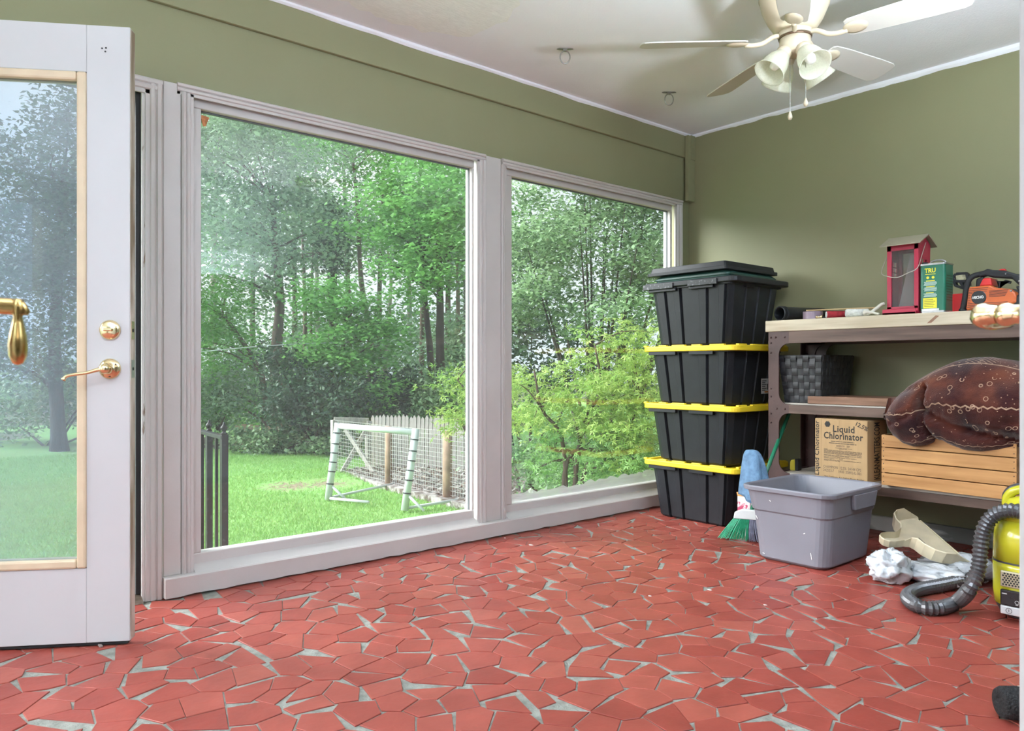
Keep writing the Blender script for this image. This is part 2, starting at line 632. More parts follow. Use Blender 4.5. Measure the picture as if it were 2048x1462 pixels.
# ---- end wall with its window opening (out of the frame)
we = MB().box((XL - .12, YB - .1, 0), (XL, .15, .3)).box((XL - .12, YB - .1, 2.3), (XL, .15, CEIL_Z)).box((XL - .12, YB - .1, .3), (XL, -2.85, 2.3)).box((XL - .12, -.15, .3), (XL, .15, 2.3))
tag(we.build('wall_left', GREEN), 'green end wall with a wide window opening', 'wall', kind='structure')

# ---- right wall with the shelves
wall_right = MB().box((0, -6.2, -.1), (.14, .2, CEIL_Z)).build('wall_right', GREEN)
tag(wall_right, 'sage green painted wall behind the workbench', 'wall', kind='structure')

# ---- window wall: green header, posts, door opening
DX0, DX1 = -4.345, -3.53            # door opening
wall_front = thing('wall_front', 'sage green header wall above the picture windows', 'wall', (-2, 0, 2.06), kind='structure')
MB().box((XL, 0.0, 2.06), (0, .13, CEIL_Z)).build('header', GREEN, wall_front)
MB().box((-4.85, 0.0, 0), (DX0 - .02, .13, 2.06)).build('pier', GREEN, wall_front)
MB().box((XL, 0.0, 0), (-7.45, .13, 2.06)).box((-7.45, 0, 0), (-4.85, .13, .35)).build('sill_wall', GREEN, wall_front)
MB().box((-.085, 0.0, 0), (0, .13, 2.06)).build('corner_strip', GREEN, wall_front)
# upper fascia board, a little proud
fb = MB().box((XL, -.022, 2.362), (-.012, 0.0, CEIL_Z)).build('trim_1', GREEN, None, bevel=.004)
tag(fb, 'wide green fascia board under the ceiling along the window wall', 'trim', kind='structure')
cp = MB().box((-.075, -.028, 2.06), (-.002, -.001, 2.51)).box((-.05, -.034, 2.345), (-.002, -.001, 2.512)).build('trim_2', GREEN, bevel=.002)
cp.location.y = -.022
tag(cp, 'narrow green corner board where the two walls meet', 'trim', kind='structure')

def ragged(name, label, p0, p1, inward, h0):
    """white crown strip with a brushed, uneven lower paint edge"""
    p0, p1, inw = Vector(p0), Vector(p1), Vector(inward)
    n = 90
    secs = []
    h = h0
    for k in range(n + 1):
        p = p0.lerp(p1, k / n)
        h += random.uniform(-.004, .004)
        h = min(max(h, h0 * .72), h0 * 1.35)
        zt = CEIL_Z
        secs.append([p + Vector((0, 0, 0)) + inw * .012, p + inw * .012 - Vector((0, 0, h * .55)), p + inw * .003 - Vector((0, 0, h)), p - Vector((0, 0, h)), p])
        for q in secs[-1]: q.z += zt
    o = MB().loft(secs).build(name, CEIL)
    tag(o, label, 'trim', kind='structure')
ragged('trim_3', 'white crown strip with uneven paint edge over the window wall', (XL, -.022, 0), (-.012, -.022, 0), (0, -1, 0), .022)
ragged('trim_4', 'white crown strip with uneven paint edge over the green right wall', (-.0, -.03, 0), (-.0, -3.1, 0), (-1, 0, 0), .024)

# ---- baseboards
b1 = MB()
secs = []
for k in range(61):
    x = -3.455 + (3.40) * k / 60
    zb = 0.004 + random.uniform(0, .006)
    secs.append([(x, -.048, zb), (x, -.048, .080), (x, -.042, .085), (x, 0.03, .085), (x, 0.03, zb)])
o = b1.loft(secs).build('baseboard_front', TRIM)
tag(o, 'white painted board running along the floor under the windows', 'baseboard', kind='structure')
PEEL = mat('peeling_baseboard_paint', (0.26, 0.27, 0.25), 0.6, var=0.3, scale=5, c2=(.62, .62, .60), bump=.3, bscale=20, stretch=(1, .5, 2), lo=.5, hi=.6)
o = MB().box((-.022, -3.1, 0), (0, -.05, .082)).build('baseboard_right', PEEL, bevel=.004)
tag(o, 'scuffed baseboard with peeling paint under the workbench', 'baseboard', kind='structure')

# ---- picture windows
def casing(name, parent, a, b, w, vertical, flip=1, y0=-.02):
    """moulded casing strip: flat band with a raised round outer edge"""
    prof = [(0, .0), (0, .010), (.25, .010), (.32, .016), (.5, .018), (.62, .012), (.7, .020), (.88, .022), (1, .014), (1, 0)]
    if vertical:
        x0 = a[0]
        f = lambda s, d, z: (x0 + flip * s * w, -d, z)
        MB().prism(prof, lambda s, d: f(s, d, a[1]), lambda s, d: f(s, d, b[1])).build(name, TRIM, parent)
    else:
        z0 = a[1]
        f = lambda s, d, x: (x, -d, z0 + flip * s * w)
        MB().prism(prof, lambda s, d: f(s, d, a[0]), lambda s, d: f(s, d, b[0])).build(name, TRIM, parent)

GZ0, GZ1 = 0.152, 1.984
def picture_window(name, label, gx0, gx1, cx0, cx1, seal):
    w = thing(name, label, 'window', ((gx0 + gx1) / 2, 0.05, .085), kind='structure')
    # sash frame around the glass (recessed)
    for nm, a, b in (('sash_rail', (cx0, .018, GZ1 + .004), (cx1, .078, 2.06)), ('sash_rail', (cx0, .018, .085), (cx1, .078, GZ0)),
                     ('sash_stile', (cx0, .018, GZ0), (gx0, .078, GZ1 + .004)), ('sash_stile', (gx1, .018, GZ0), (cx1, .078, GZ1 + .004))):
        MB().box(a, b).build(nm, TRIM, w, bevel=.004)
    # thin dark gasket line against the glass
    t = .003
    for a, b in (((gx0, .042, GZ1 - t), (gx1, .054, GZ1 + .004)), ((gx1 - t, .042, GZ0), (gx1, .054, GZ1))):
        MB().box(a, b).build('gasket', seal, w)
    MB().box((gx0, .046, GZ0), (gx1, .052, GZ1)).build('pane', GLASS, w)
    # stool slope at the bottom
    MB().prism([(-.03, .085), (.02, .085), (.02, .112)], lambda a, b: (cx0, a, b), lambda a, b: (cx1, a, b)).build('sill_slope', TRIM, w)
    return w
SEAL = mat('dark_glazing_seal', (.12, .13, .13), .6)
w1 = picture_window('window_1', 'large fixed picture window beside the open door', -3.296, -1.887, -3.335, -1.872, SEAL)
w2 = picture_window('window_2', 'second picture window next to the stacked storage bins', -1.606, -.186, -1.668, -.165, SEAL)
casing('head_casing', w1, (-3.40, 2.02), (-1.82, 2.02), .045, False)
casing('head_casing', w2, (-1.70, 2.02), (-.09, 2.02), .045, False)
casing('side_casing', w1, (-3.335, .085), (-3.335, 2.03), .048, True, -1)
casing('side_casing', w1, (-1.872, .085), (-1.872, 2.03), .055, True, 1)
casing('side_casing', w2, (-1.668, .085), (-1.668, 2.03), .040, True, -1)
casing('side_casing', w2, (-.165, .085), (-.165, 2.03), .075, True, 1)
m_ = MB().box((-1.815, -.012, .085), (-1.71, .11, 2.06)).build('mullion_post', TRIM, w2, bevel=.003)
m_ = MB().box((-3.452, -.010, .085), (-3.385, .11, 2.06)).build('side_post', TRIM, w1, bevel=.003)
# cloudy smear of old film along the bottom of the second pane
SMEAR = glass_mat('milky_film', (1, 1, 1), film=.40, gloss=0, film_col=(.92, .93, .92))
n = 40
sm = []
for k in range(n + 1):
    x = -1.60 + 1.40 * k / n
    h = .045 + .035 * (k / n) + random.uniform(-.012, .012)
    sm.append([(x, .0455, GZ0 + .001), (x, .0455, GZ0 + h), (x, .0450, GZ0 + h), (x, .0450, GZ0 + .001)])
MB().loft(sm).build('film_smear', SMEAR, w2)
# dead leaf caught in the top corner of the first pane
LEAFB = mat('dry_leaf', (.50, .20, .08), .7, var=.3, scale=60)
lf = MB()
pts = []
for k in range(14):
    a = 2 * PI * k / 14
    r = .016 * (1 + .35 * math.sin(3 * a)) + random.uniform(-.003, .003)
    pts.append((-3.276 + r * math.cos(a), 1.953 + r * 1.3 * math.sin(a)))
lf.prism(pts, lambda a, b: (a, .0400 + .002 * math.sin(a * 300), b), lambda a, b: (a, .0440, b))
tag(lf.build('dry_leaf', LEAFB), 'small brown dry leaf stuck in the top corner of the large window', 'leaf')

# ---- door frame
df = thing('trim_5', 'white door frame with chipped paint and black weather strip', 'door frame', (DX1, 0, 0), kind='structure')
CHIP = mat('chipped_white_paint', (.40, .30, .23), .6, var=.2, scale=14, c2=(.74, .72, .70), stretch=(3, 3, .7), lo=.30, hi=.38, bump=.2, bscale=40)
MB().box((DX1, -.004, 0), (DX1 + .022, .13, 2.06)).build('jamb', CHIP, df)
casing('casing', df, (DX1 + .012, 0), (DX1 + .012, 2.05), .062, True, 1)
MB().box((DX1 - .018, .010, 0.03), (DX1, .13, 2.0)).build('weather_strip', RUBBER, df)
MB().box((DX0 - .02, .0, 0), (DX0, .13, 2.06)).build('jamb', CHIP, df)
MB().box((DX0, 0, 2.03), (DX1 + .02, .13, 2.06)).build('head_jamb', TRIM, df)
MB().box((DX0, .045, 2.0), (DX1, .13, 2.02)).build('weather_strip', RUBBER, df)
casing('casing', df, (DX0 - .07, 1.995), (DX1 + .074, 1.995), .062, False)
BRONZE = mat('bronze_threshold', (.16, .12, .09), .4, .6, var=.3, scale=30)
MB().prism([(-.03, 0), (.14, 0), (.14, .028), (.02, .03), (-.02, .012)], lambda a, b: (DX0, a, b), lambda a, b: (DX1, a, b)).build('threshold', BRONZE, df)
DARKM = mat('dark_strike_metal', (.10, .07, .055), .5, .7, var=.3, scale=50)
for z0, z1 in ((.985, 1.055), (.86, .915)):
    MB().box((DX1 - .0015, .012, z0), (DX1 + .002, .036, z1)).build('strike_plate', DARKM, df)

# ---- the open glazed door
TH = math.radians(32.3)
DW, DH, DT = .809, 2.03, .044
d1 = thing('door_1', 'white glazed exterior door standing ajar with brass lever', 'door', (DX0, -.002, .014), -TH, kind='structure')
# local: x along the door from the hinge, y = thickness (room face at -DT), z up
def dbox(nm, a, b, m, bev=.002, par=None):
    return MB().box(a, b).build(nm, m, par or d1, bevel=bev, local=True)
SL, SR, RT, RB = .115, .135, .155, .245
dbox('stile', (0, -DT, 0), (SL, 0, DH), DOORW)
dbox('stile', (DW - SR, -DT, 0), (DW - .0008, 0, DH), DOORW)
dbox('rail', (SL, -DT, DH - RT), (DW - SR, 0, DH), DOORW)
dbox('rail', (SL, -DT, 0), (DW - SR, 0, RB), DOORW)
def bead(nm, a, b, m):
    """quarter round bead with a step"""
    return dbox(nm, a, b, m, .007)
bx0, bx1, bz0, bz1, bw = SL, DW - SR, RB, DH - RT, .030
for yy0, yy1 in ((-DT - .006, -.026), (-.018, .006)):
    bead('glazing_bead', (bx0, yy0, bz0), (bx0 + bw, yy1, bz1), CREAM)
    bead('glazing_bead', (bx1 - bw, yy0, bz0), (bx1, yy1, bz1), CREAM)
    bead('glazing_bead', (bx0 + bw, yy0, bz1 - bw), (bx1 - bw, yy1, bz1), CREAM)
    bead('glazing_bead', (bx0 + bw, yy0, bz0), (bx1 - bw, yy1, bz0 + bw), CREAM)
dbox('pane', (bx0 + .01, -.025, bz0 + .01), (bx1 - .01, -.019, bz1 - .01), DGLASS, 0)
EDGE = mat('bare_door_edge', (.30, .22, .15), .6, var=.2, scale=8, c2=(.60, .55, .48), stretch=(2, 2, .4), lo=.4, hi=.6)
dbox('edge_strip', (DW - .0008, -DT + .002, 0.004), (DW + .0008, -.002, DH - .004), EDGE, 0)
dbox('door_sweep', (.01, -DT + .006, -.010), (DW - .01, -.006, 0), RUBBER, 0)
ZL, ZD = .900, 1.028
for z0, z1, m, w_ in ((ZD - .03, ZD + .03, BRASS, .012), (ZL - .03, ZL + .03, STEEL, .013)):
    p = dbox('latch_plate', (DW + .0002, -DT / 2 - w_, z0), (DW + .0018, -DT / 2 + w_, z1), m, 0)
    MB().lathe([(.0055, 0), (.0055, .0012)], 10, Matrix.Translation((DW + .0018, -DT / 2, (z0 + z1) / 2)) @ Matrix.Rotation(PI / 2, 4, 'Y')).build('bolt_hole', RUBBER, p, local=True)
RX = Matrix.Rotation(PI / 2, 4, 'X')        # lathe axis to -y (towards the room)
hx = DW - .062
db = MB().lathe([(.033, 0), (.033, .004), (.030, .010), (.024, .014), (.001, .015)], 28, Matrix.Translation((hx, -DT, ZD)) @ RX).build('deadbolt', BRASS, d1, smooth=True, local=True)
MB().box((hx - .014, -DT - .026, ZD - .005), (hx + .014, -DT - .013, ZD + .005)).build('thumb_turn', BRASS, db, bevel=.003, local=True)
lv = MB().lathe([(.034, 0), (.034, .004), (.030, .009), (.022, .012), (.018, .014), (.013, .020), (.012, .045), (.016, .050), (.016, .056), (.010, .062), (.001, .063)], 28, Matrix.Translation((hx, -DT, ZL)) @ RX).build('lever_handle', BRASS, d1, smooth=True, local=True)
lp = spline([(hx, -DT - .053, ZL), (hx - .02, -DT - .056, ZL - .004), (hx - .05, -DT - .060, ZL - .013), (hx - .085, -DT - .062, ZL - .018), (hx - .108, -DT - .063, ZL - .024), (hx - .118, -DT - .066, ZL - .036)], 6)
MB().tube(lp, [.0085 - .003 * min(1, k / 12) + (.002 if k > len(lp) - 4 else 0) for k in range(len(lp))], 10).build('lever', BRASS, lv, smooth=True, local=True)
for a in (.6, 2.7, 4.8):
    MB().lathe([(.0035, 0), (.0035, .003)], 8, Matrix.Translation((hx + .024 * math.cos(a), -DT - .0085, ZL + .024 * math.sin(a))) @ RX).build('screw', DARKM, lv, local=True)
for a, b in ((-.012, .01), (.0, .012), (-.002, 0)):
    MB().lathe([(.003, 0), (.003, .001)], 8, Matrix.Translation((DW - .075 + a, -DT, DH - .085 + b)) @ RX).build('screw_hole', RUBBER, d1, local=True)

# ---- the two french door leaves that flank the camera
def leaf(name, label, hinge, free, inner_side, handle_d, hz, kind_):
    h, f = Vector(hinge), Vector(free)
    L = (f - h).length
    ang = math.atan2(f.y - h.y, f.x - h.x)
    t = thing(name, label, 'door', (h.x, h.y, .012), ang, kind='structure')
    T = .04
    def bb(nm, a, b, m, bev=.002): return MB().box(a, b).build(nm, m, t, bevel=bev, local=True)
    bb('stile', (0, -T / 2, 0), (.11, T / 2, 2.03), DOORW); bb('stile', (L - .11, -T / 2, 0), (L, T / 2, 2.03), DOORW)
    bb('rail', (.11, -T / 2, 0), (L - .11, T / 2, .25), DOORW); bb('rail', (.11, -T / 2, 1.88), (L - .11, T / 2, 2.03), DOORW)
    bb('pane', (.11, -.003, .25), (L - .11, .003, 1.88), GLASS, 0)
    s = inner_side
    x, y0, z = L - .055, s * T / 2, hz
    Mx = Matrix.Translation((x, y0, z)) @ Matrix.Rotation(-s * PI / 2, 4, 'X')
    hd = MB().lathe([(.028, 0), (.028, .004), (.022, .010), (.011, .014), (.0105, .030), (.013, .036), (.013, .042), (.010, .048)], 20, Mx).build('lever_handle', BRASS2 if kind_ else BRASS, t, smooth=True, local=True)
    if kind_:
        pth = [(x, y0 + s * .045, z), (x, y0 + s * handle_d, z), (x, y0 + s * (handle_d + .004), z - .006)]
        MB().tube(spline(pth, 4), .0068, 10).build('neck', BRASS2, hd, smooth=True, local=True)
        yy = y0 + s * (handle_d + .003)
        MB().lathe([(.0075, 0), (.008, .009), (.006, .015), (.008, .020), (.0115, .030), (.0130, .037), (.0120, .046), (.007, .052), (.001, .0535)], 16,
                   Matrix.Translation((x, yy, z + .006)) @ Matrix.Rotation(PI, 4, 'X') @ Matrix.Diagonal((1, .55, 1, 1))).build('lever', BRASS2, hd, smooth=True, local=True)
    else:
        pth = [(x, y0 + s * .04, z), (x, y0 + s * .056, z + .001), (x - .004, y0 + s * .066, z), (x - .012, y0 + s * .072, z - .002), (x - .035, y0 + s * .073, z - .006), (x - .07, y0 + s * .070, z - .004)]
        MB().tube(spline(pth, 5), [.0095, .0095, .010, .0105, .011, .0115, .012, .0135, .0145, .015, .014, .013, .012, .0115, .011, .0105, .010, .0095, .009, .009, .009, .0085, .008, .008, .0075, .007][:26], 12).build('lever', BRASS, hd, smooth=True, local=True)
    return t
leaf('door_2', 'open white inner door leaf at the left picture edge with worn brass handle', (-4.52, -3.09, 0), (-4.352, -2.375, 0), -1, .096, .957, True)
leaf('door_3', 'open white inner door leaf at the right picture edge with bright brass handle', (-2.70, -3.09, 0), (-3.447, -2.955, 0), -1, .06, .966, False)

# ================================================================== things in the room
def rr(x0, x1, y0, y1, r, z, n=5):
    x0, x1 = min(x0, x1), max(x0, x1); y0, y1 = min(y0, y1), max(y0, y1)
    out = []
    for cx, cy, a0 in ((x1 - r, y1 - r, 0), (x0 + r, y1 - r, PI / 2), (x0 + r, y0 + r, PI), (x1 - r, y0 + r, 1.5 * PI)):
        for k in range(n + 1):
            a = a0 + PI / 2 * k / n
            out.append(Vector((cx + r * math.cos(a), cy + r * math.sin(a), z)))
    return out

# ---- storage totes ------------------------------------------------
def tote_section(X0, X1, Y0, Y1, z, sh):
    """plan outline; the face at X0 looks into the room, Y0 is the window end, Y1 the near end"""
    r = .04
    pts = []
    L = Y1 - Y0                       # negative
    def front(fr, out): return Vector((X0 - out, Y0 + L * fr, z))
    pts.append(Vector((X0 + r, Y0, z))); pts.append(Vector((X0 + r * .3, Y0 - r * .3, z)))
    pts.append(Vector((X0, Y0 - r, z)))
    for rd, g in ((.085, .20), (.295, .40), (.615, .735), (.86, .955)):
        rd += sh
        pts += [front(rd, 0), front(rd + .008, .005), front(g - .022, .005), front(g - .012, -.012), front(g + .004, -.012), front(g + .012, 0)]
    pts.append(Vector((X0 + r * .3, Y1 + r * .3, z))); pts.append(Vector((X0 + r, Y1, z)))
    D = X1 - X0
    def side(fr, out): return Vector((X0 + D * fr, Y1 - out, z))
    for g in (.30, .55, .80):
        pts += [side(g - .02, 0), side(g - .012, -.01), side(g + .012, -.01), side(g + .02, 0)]
    pts += [Vector((X1 - r, Y1, z)), Vector((X1, Y1 + r, z)), Vector((X1, Y0 - r, z)), Vector((X1 - r, Y0, z))]
    return pts

def tote_body(root, z0, z1):
    h = z1 - z0
    secs = [tote_section(-.600, -.152, -.225, -.705, z0, .03), tote_section(-.610, -.142, -.217, -.713, z0 + .012, .03),
            tote_section(-.636, -.102, -.178, -.752, z1, 0)]
    MB().loft(secs).build('body', BLACKP, root)
    rim = MB().loft([rr(-.645, -.09, -.165, -.765, .04, z1 - .006), rr(-.645, -.09, -.165, -.765, .04, z1 + .008)])
    for a, b in ((.02, .36), (.52, .80)):
        rim.box((-.655, -.165 - .6 * a, z1 - .020), (-.63, -.165 - .6 * b, z1 + .002))
    rim.box((-.50, -.770, z1 - .018), (-.42, -.75, z1))
    rim.build('rim', BLACKP, root, bevel=.002)

def tote_lid(root, z, m, bumps=True):
    """z is the seat of the lid on the rim"""
    X0, X1, Y0, Y1 = -.662, -.068, -.124, -.806
    mb = MB().loft([rr(X0 + .003, X1 - .003, Y0 - .003, Y1 + .003, .05, z - .006), rr(X0, X1, Y0, Y1, .052, z - .003), rr(X0, X1, Y0, Y1, .052, z + .022),
                    rr(X0 + .006, X1 - .006, Y0 - .006, Y1 + .006, .05, z + .026), rr(X0 + .03, X1 - .03, Y0 - .03, Y1 + .03, .04, z + .026), rr(X0 + .034, X1 - .034, Y0 - .034, Y1 + .034, .04, z + .016)])
    if bumps:
        for a, b in ((.02, .055), (.19, .275), (.335, .475), (.545, .64), (.73, .875)):
            mb.box((X0 + .008, Y0 + (Y1 - Y0) * a, z + .022), (X0 + .028, Y0 + (Y1 - Y0) * b, z + .033))
        for a, b in ((.06, .20), (.30, .62), (.72, .92)):
            mb.box((X0 + (X1 - X0) * a, Y1 + .008, z + .022), (X0 + (X1 - X0) * b, Y1 + .028, z + .033))
    mb.build('lid', m, root, bevel=.003)

GT = 'storage totes stacked beside the window'
lab = ['black ribbed storage tote with yellow lid, lowest of the stack on the floor',
       'black ribbed storage tote with yellow lid, second from the floor in the stack',
       'black ribbed storage tote with yellow lid and white sticker, third from the floor']
for k in range(3):
    zb = 0.0 + .349 * k + (.0 if k == 0 else .001)
    t = thing('storage_tote', lab[k], 'tote', (-.37, -.46, zb), group=GT)
    tote_body(t, zb, .349 * (k + 1) - .034)
    tote_lid(t, .349 * (k + 1) - .027, YELLOW)
    if k == 2:
        s_ = MB().box((-.31, -.7485, zb + .062), (-.228, -.7475, zb + .152)).build('sticker', mat('white_paper', (.78, .76, .72), .7, var=.05), t)
        s_.location.y = .002
        lp = MB()
        for q in range(6):
            lp.box((-.302, -.7495, zb + .136 - q * .011), (-.302 + (.035 if q % 2 else .048), -.7485, zb + .140 - q * .011))
        lp.box((-.245, -.7495, zb + .085), (-.236, -.7485, zb + .12))
        lp.build('sticker_print', INK, s_)
        MB().box((-.275, -.7495, zb + .068), (-.236, -.7485, zb + .077)).build('sticker_band', mat('orange_print', (.75, .25, .06), .6), s_)
t = thing('storage_tote', 'all-black ribbed storage tote with black lid, topmost of the stack', 'tote', (-.37, -.46, 1.048), group=GT)
tote_body(t, 1.048, 1.400)
tote_lid(t, 1.4105, BLACKP, False)
mb = MB()
for a, b in ((.02, .36), (.52, .82)):
    mb.box((-.670, -.13 - .67 * a, 1.396), (-.658, -.13 - .67 * b, 1.428))
mb.build('lid_latch', mat('scuffed_black_plastic', (.03, .033, .038), .5, var=.2, scale=60, c2=(.22, .23, .25), lo=.55, hi=.75), t, bevel=.002)
DGREEN = mat('dark_green_plastic', (.025, .075, .060), .4, var=.1)
t = thing('tote_lid', 'dark green plastic lid lying on the top storage tote', 'lid', (-.37, -.46, 1.4375))
MB().loft([rr(-.625, -.11, -.205, -.725, .03, 1.4375), rr(-.63, -.105, -.20, -.73, .03, 1.462), rr(-.61, -.125, -.22, -.71, .03, 1.478)]).build('lid_plate', DGREEN, t, bevel=.003)
MB().loft([rr(-.634, -.101, -.196, -.734, .03, 1.450), rr(-.634, -.101, -.196, -.734, .03, 1.459)]).build('lid_lip', DGREEN, t, bevel=.002)
t = thing('tote_lid', 'flat black rectangular lid on top of the green lid', 'lid', (-.37, -.46, 1.479))
MB().loft([rr(-.655, -.10, -.165, -.735, .012, 1.479, 2), rr(-.655, -.10, -.165, -.735, .012, 1.499, 2)]).build('lid_lip', BLACKP, t, bevel=.002)
MB().loft([rr(-.642, -.113, -.178, -.722, .01, 1.499, 2), rr(-.636, -.119, -.184, -.716, .01, 1.528, 2)]).build('lid_plate', BLACKP, t, bevel=.002)

# ---- workbench ------------------------------------------------------
PLANK = wood_mat('pale_pine_plank', (.50, .42, .29), (.64, .57, .43), 1, 1.0, .6)
BROWN = wood_mat('stained_brown_beam', (.070, .040, .030), (.14, .088, .066), 1, 1.0, .45)
RUST = mat('brown_painted_steel', (.060, .028, .025), .45, .05, var=.15, scale=10, bump=.06, bscale=80)
GREYW = wood_mat('grey_shelf_board', (.42, .38, .33), (.60, .56, .50), 1, 1.0, .55)
BX = -.5
YB0, YB1 = -.888, -2.52
bench = thing('workbench', 'long industrial workbench with pale plank top and riveted brown steel legs', 'workbench', (-.28, -1.7, 0))
MB().box((BX - .004, YB0, 1.117), (-.05, YB1, 1.179)).build('tabletop', PLANK, bench, bevel=.004)
MB().prism([(-1.62, 1.130), (-1.655, 1.162), (-1.640, 1.165), (-1.60, 1.128)], lambda a, b: (BX - .0042, a - .14, b), lambda a, b: (BX - .0048, a - .14, b)).build('knot_stain', wood_mat('knot_brown', (.20, .10, .06), (.32, .18, .11), 1), bench)
def leg_poly(y0, s, both):
    """front elevation of one leg with curved gussets; s = +1 means beams run towards -y"""
    w, g = .064, .062
    L = [(y0, 0), (y0, 1.117)]
    R = [(y0 - s * (w + g), 1.117), (y0 - s * (w + g), 1.050)]
    def arc(zb, down):
        out = []
        for k in range(7):
            t_ = PI / 2 * k / 6
            a = g - g * math.sin(t_) if down else g - g * math.cos(t_)
            if down: out.append((y0 - s * (w + g - g * math.sin(t_)), zb - g + g * math.cos(t_)))
            else: out.append((y0 - s * (w + g - g * math.cos(t_)), zb + g - g * math.sin(t_)))
        return out
    R += arc(1.050, True) + arc(.712, False) + [(y0 - s * (w + g), .665)] + arc(.665, True) + arc(.335, False) + [(y0 - s * (w + g), .280), (y0 - s * w, .255), (y0 - s * w, 0)]
    return L + R
for (yy, s), nm in (((-.904, 1), 'l'), ((-2.50, -1), 'r')):
    for xf in (BX + .002, -.098):
        lg = MB().prism(leg_poly(yy, s, False), lambda a, b, x=xf: (x, a, b), lambda a, b, x=xf: (x + .008, a, b))
        lg.box((xf + .008, yy, 0), (xf + (.045 if xf < -.3 else -.05), yy - s * .006, 1.117))
        if xf > -.3:      # rear legs carry gussets on both sides
            lg.prism(leg_poly(yy - s * .004, -s, False)[:2] + [(p[0] - .0, p[1]) for p in leg_poly(yy - s * .064, s, False)[2:]], lambda a, b, x=xf: (x + .008, a, b), lambda a, b, x=xf: (x + .012, a, b))
        lo = lg.build('leg', RUST, bench, bevel=.0015)
        rv = MB()
        for (dy, z) in ((.016, 1.085), (.045, 1.085), (.100, 1.085), (.016, 1.055), (.016, 1.000), (.016, .80), (.016, .755), (.052, .688), (.100, .688), (.016, .66), (.016, .61), (.016, .43), (.016, .375)):
            rv.ball((xf, yy - s * dy, z), .0058, 8, 4)
        rv.build('rivets', RUST, lo, smooth=True)
    for z0, z1 in ((1.06, 1.117), (.66, .712), (.275, .33)):
        MB().box((BX + .05, yy - s * .004, z0), (-.10, yy - s * .03, z1)).build('side_rail', RUST, bench, bevel=.002)
for z0, z1 in ((1.050, 1.117), (.665, .712)):
    MB().box((BX + .001, -1.028, z0), (BX + .030, -2.376, z1)).build('front_beam', BROWN, bench, bevel=.002)
    MB().box((-.098, -.91, z0), (-.075, -2.50, z1)).build('rear_beam', BROWN, bench, bevel=.002)
MB().box((BX + .004, -1.028, .275), (BX + .034, -2.376, .318)).build('front_beam', BROWN, bench, bevel=.002)
MB().box((-.098, -.91, .275), (-.075, -2.50, .318)).build('rear_beam', BROWN, bench, bevel=.002)
MB().box((BX + .031, -.935, .712), (-.10, -2.47, .7215)).build('shelf_board', GREYW, bench, bevel=.002)
MB().box((BX + .010, -.972, .318), (-.10, -2.43, .3355)).build('shelf_board', GREYW, bench, bevel=.002)

# ---- board lying on the middle shelf
t = MB().box((-.475, -1.124, .7220), (-.16, -1.62, .7625)).build('wood_plank', wood_mat('walnut_board', (.14, .065, .035), (.26, .14, .085), 1), bevel=.003)
tag(t, 'loose dark brown board lying on the middle shelf in front of the rug', 'board')

# ---- woven basket
BASK = mat('black_woven_strap', (.022, .023, .026), .5, var=.25, scale=25)
bk = thing('woven_basket', 'black woven strap basket on the middle shelf', 'basket', (-.30, -1.07, .7220))
def bq(u, v, off):
    """-x face: u 0..1 from window side to near side, v 0..1 up"""
    y = (-.972 + (-1.180 + .972) * u) * (1 - v) + (-.944 + (-1.200 + .944) * u) * v
    x = -.438 * (1 - v) - .462 * v
    return Vector((x - off, y, .7220 + .002 + .262 * v))
def bs(u, v, off):
    """-y face"""
    x = (-.438 + .318 * u) * (1 - v) + (-.462 + .362 * u) * v
    y = -1.180 * (1 - v) - 1.200 * v
    return Vector((x, y - off, .7220 + .002 + .262 * v))
core = []
for v in (0, 1):
    core.append([bq(0, v, -.004), bq(1, v, -.004) + Vector((0, .004, 0)), bs(1, v, -.004), Vector((bs(1, v, 0).x, bq(0, v, 0).y, bq(0, v, 0).z))])
inner = [[Vector((p.x + sx * .010, p.y + sy * .010, p.z + (.008 if i else 0))) for p, sx, sy in zip(core[v], (1, 1, -1, -1), (-1, 1, 1, -1))] for i, v in ((0, 1), (1, 0))]
MB().loft(core + inner).build('liner', mat('black_basket_liner', (.012, .012, .013), .8, var=.1), bk)
NV = 7
for fn in (bq, bs):
    nu = 7 if fn is bq else 9
    for i in range(nu):
        u0, u1 = (i + .06) / nu, (i + .94) / nu
        secs = []
        for k in range(NV * 4 + 1):
            v = k / (NV * 4) * .985
            off = .0035 + .0028 * math.cos(PI * (v * NV - .5 + i))
            secs.append([fn(u0, v, off), fn(u1, v, off), fn(u1, v, off - .0018), fn(u0, v, off - .0018)])
        MB().loft(secs).build('strap', BASK, bk)
    for j in range(NV):
        v0, v1 = (j + .06) / NV, (j + .94) / NV
        if fn is bq and j == NV - 1:
            v0 = (j + .62) / NV
        secs = []
        for k in range(nu * 4 + 1):
            u = k / (nu * 4)
            off = .0035 - .0028 * math.cos(PI * (u * nu - .5 + j + 0.0))
            secs.append([fn(u, v0, off), fn(u, v1, off), fn(u, v1, off - .0018), fn(u, v0, off - .0018)])
        MB().loft(secs).build('strap', BASK, bk)

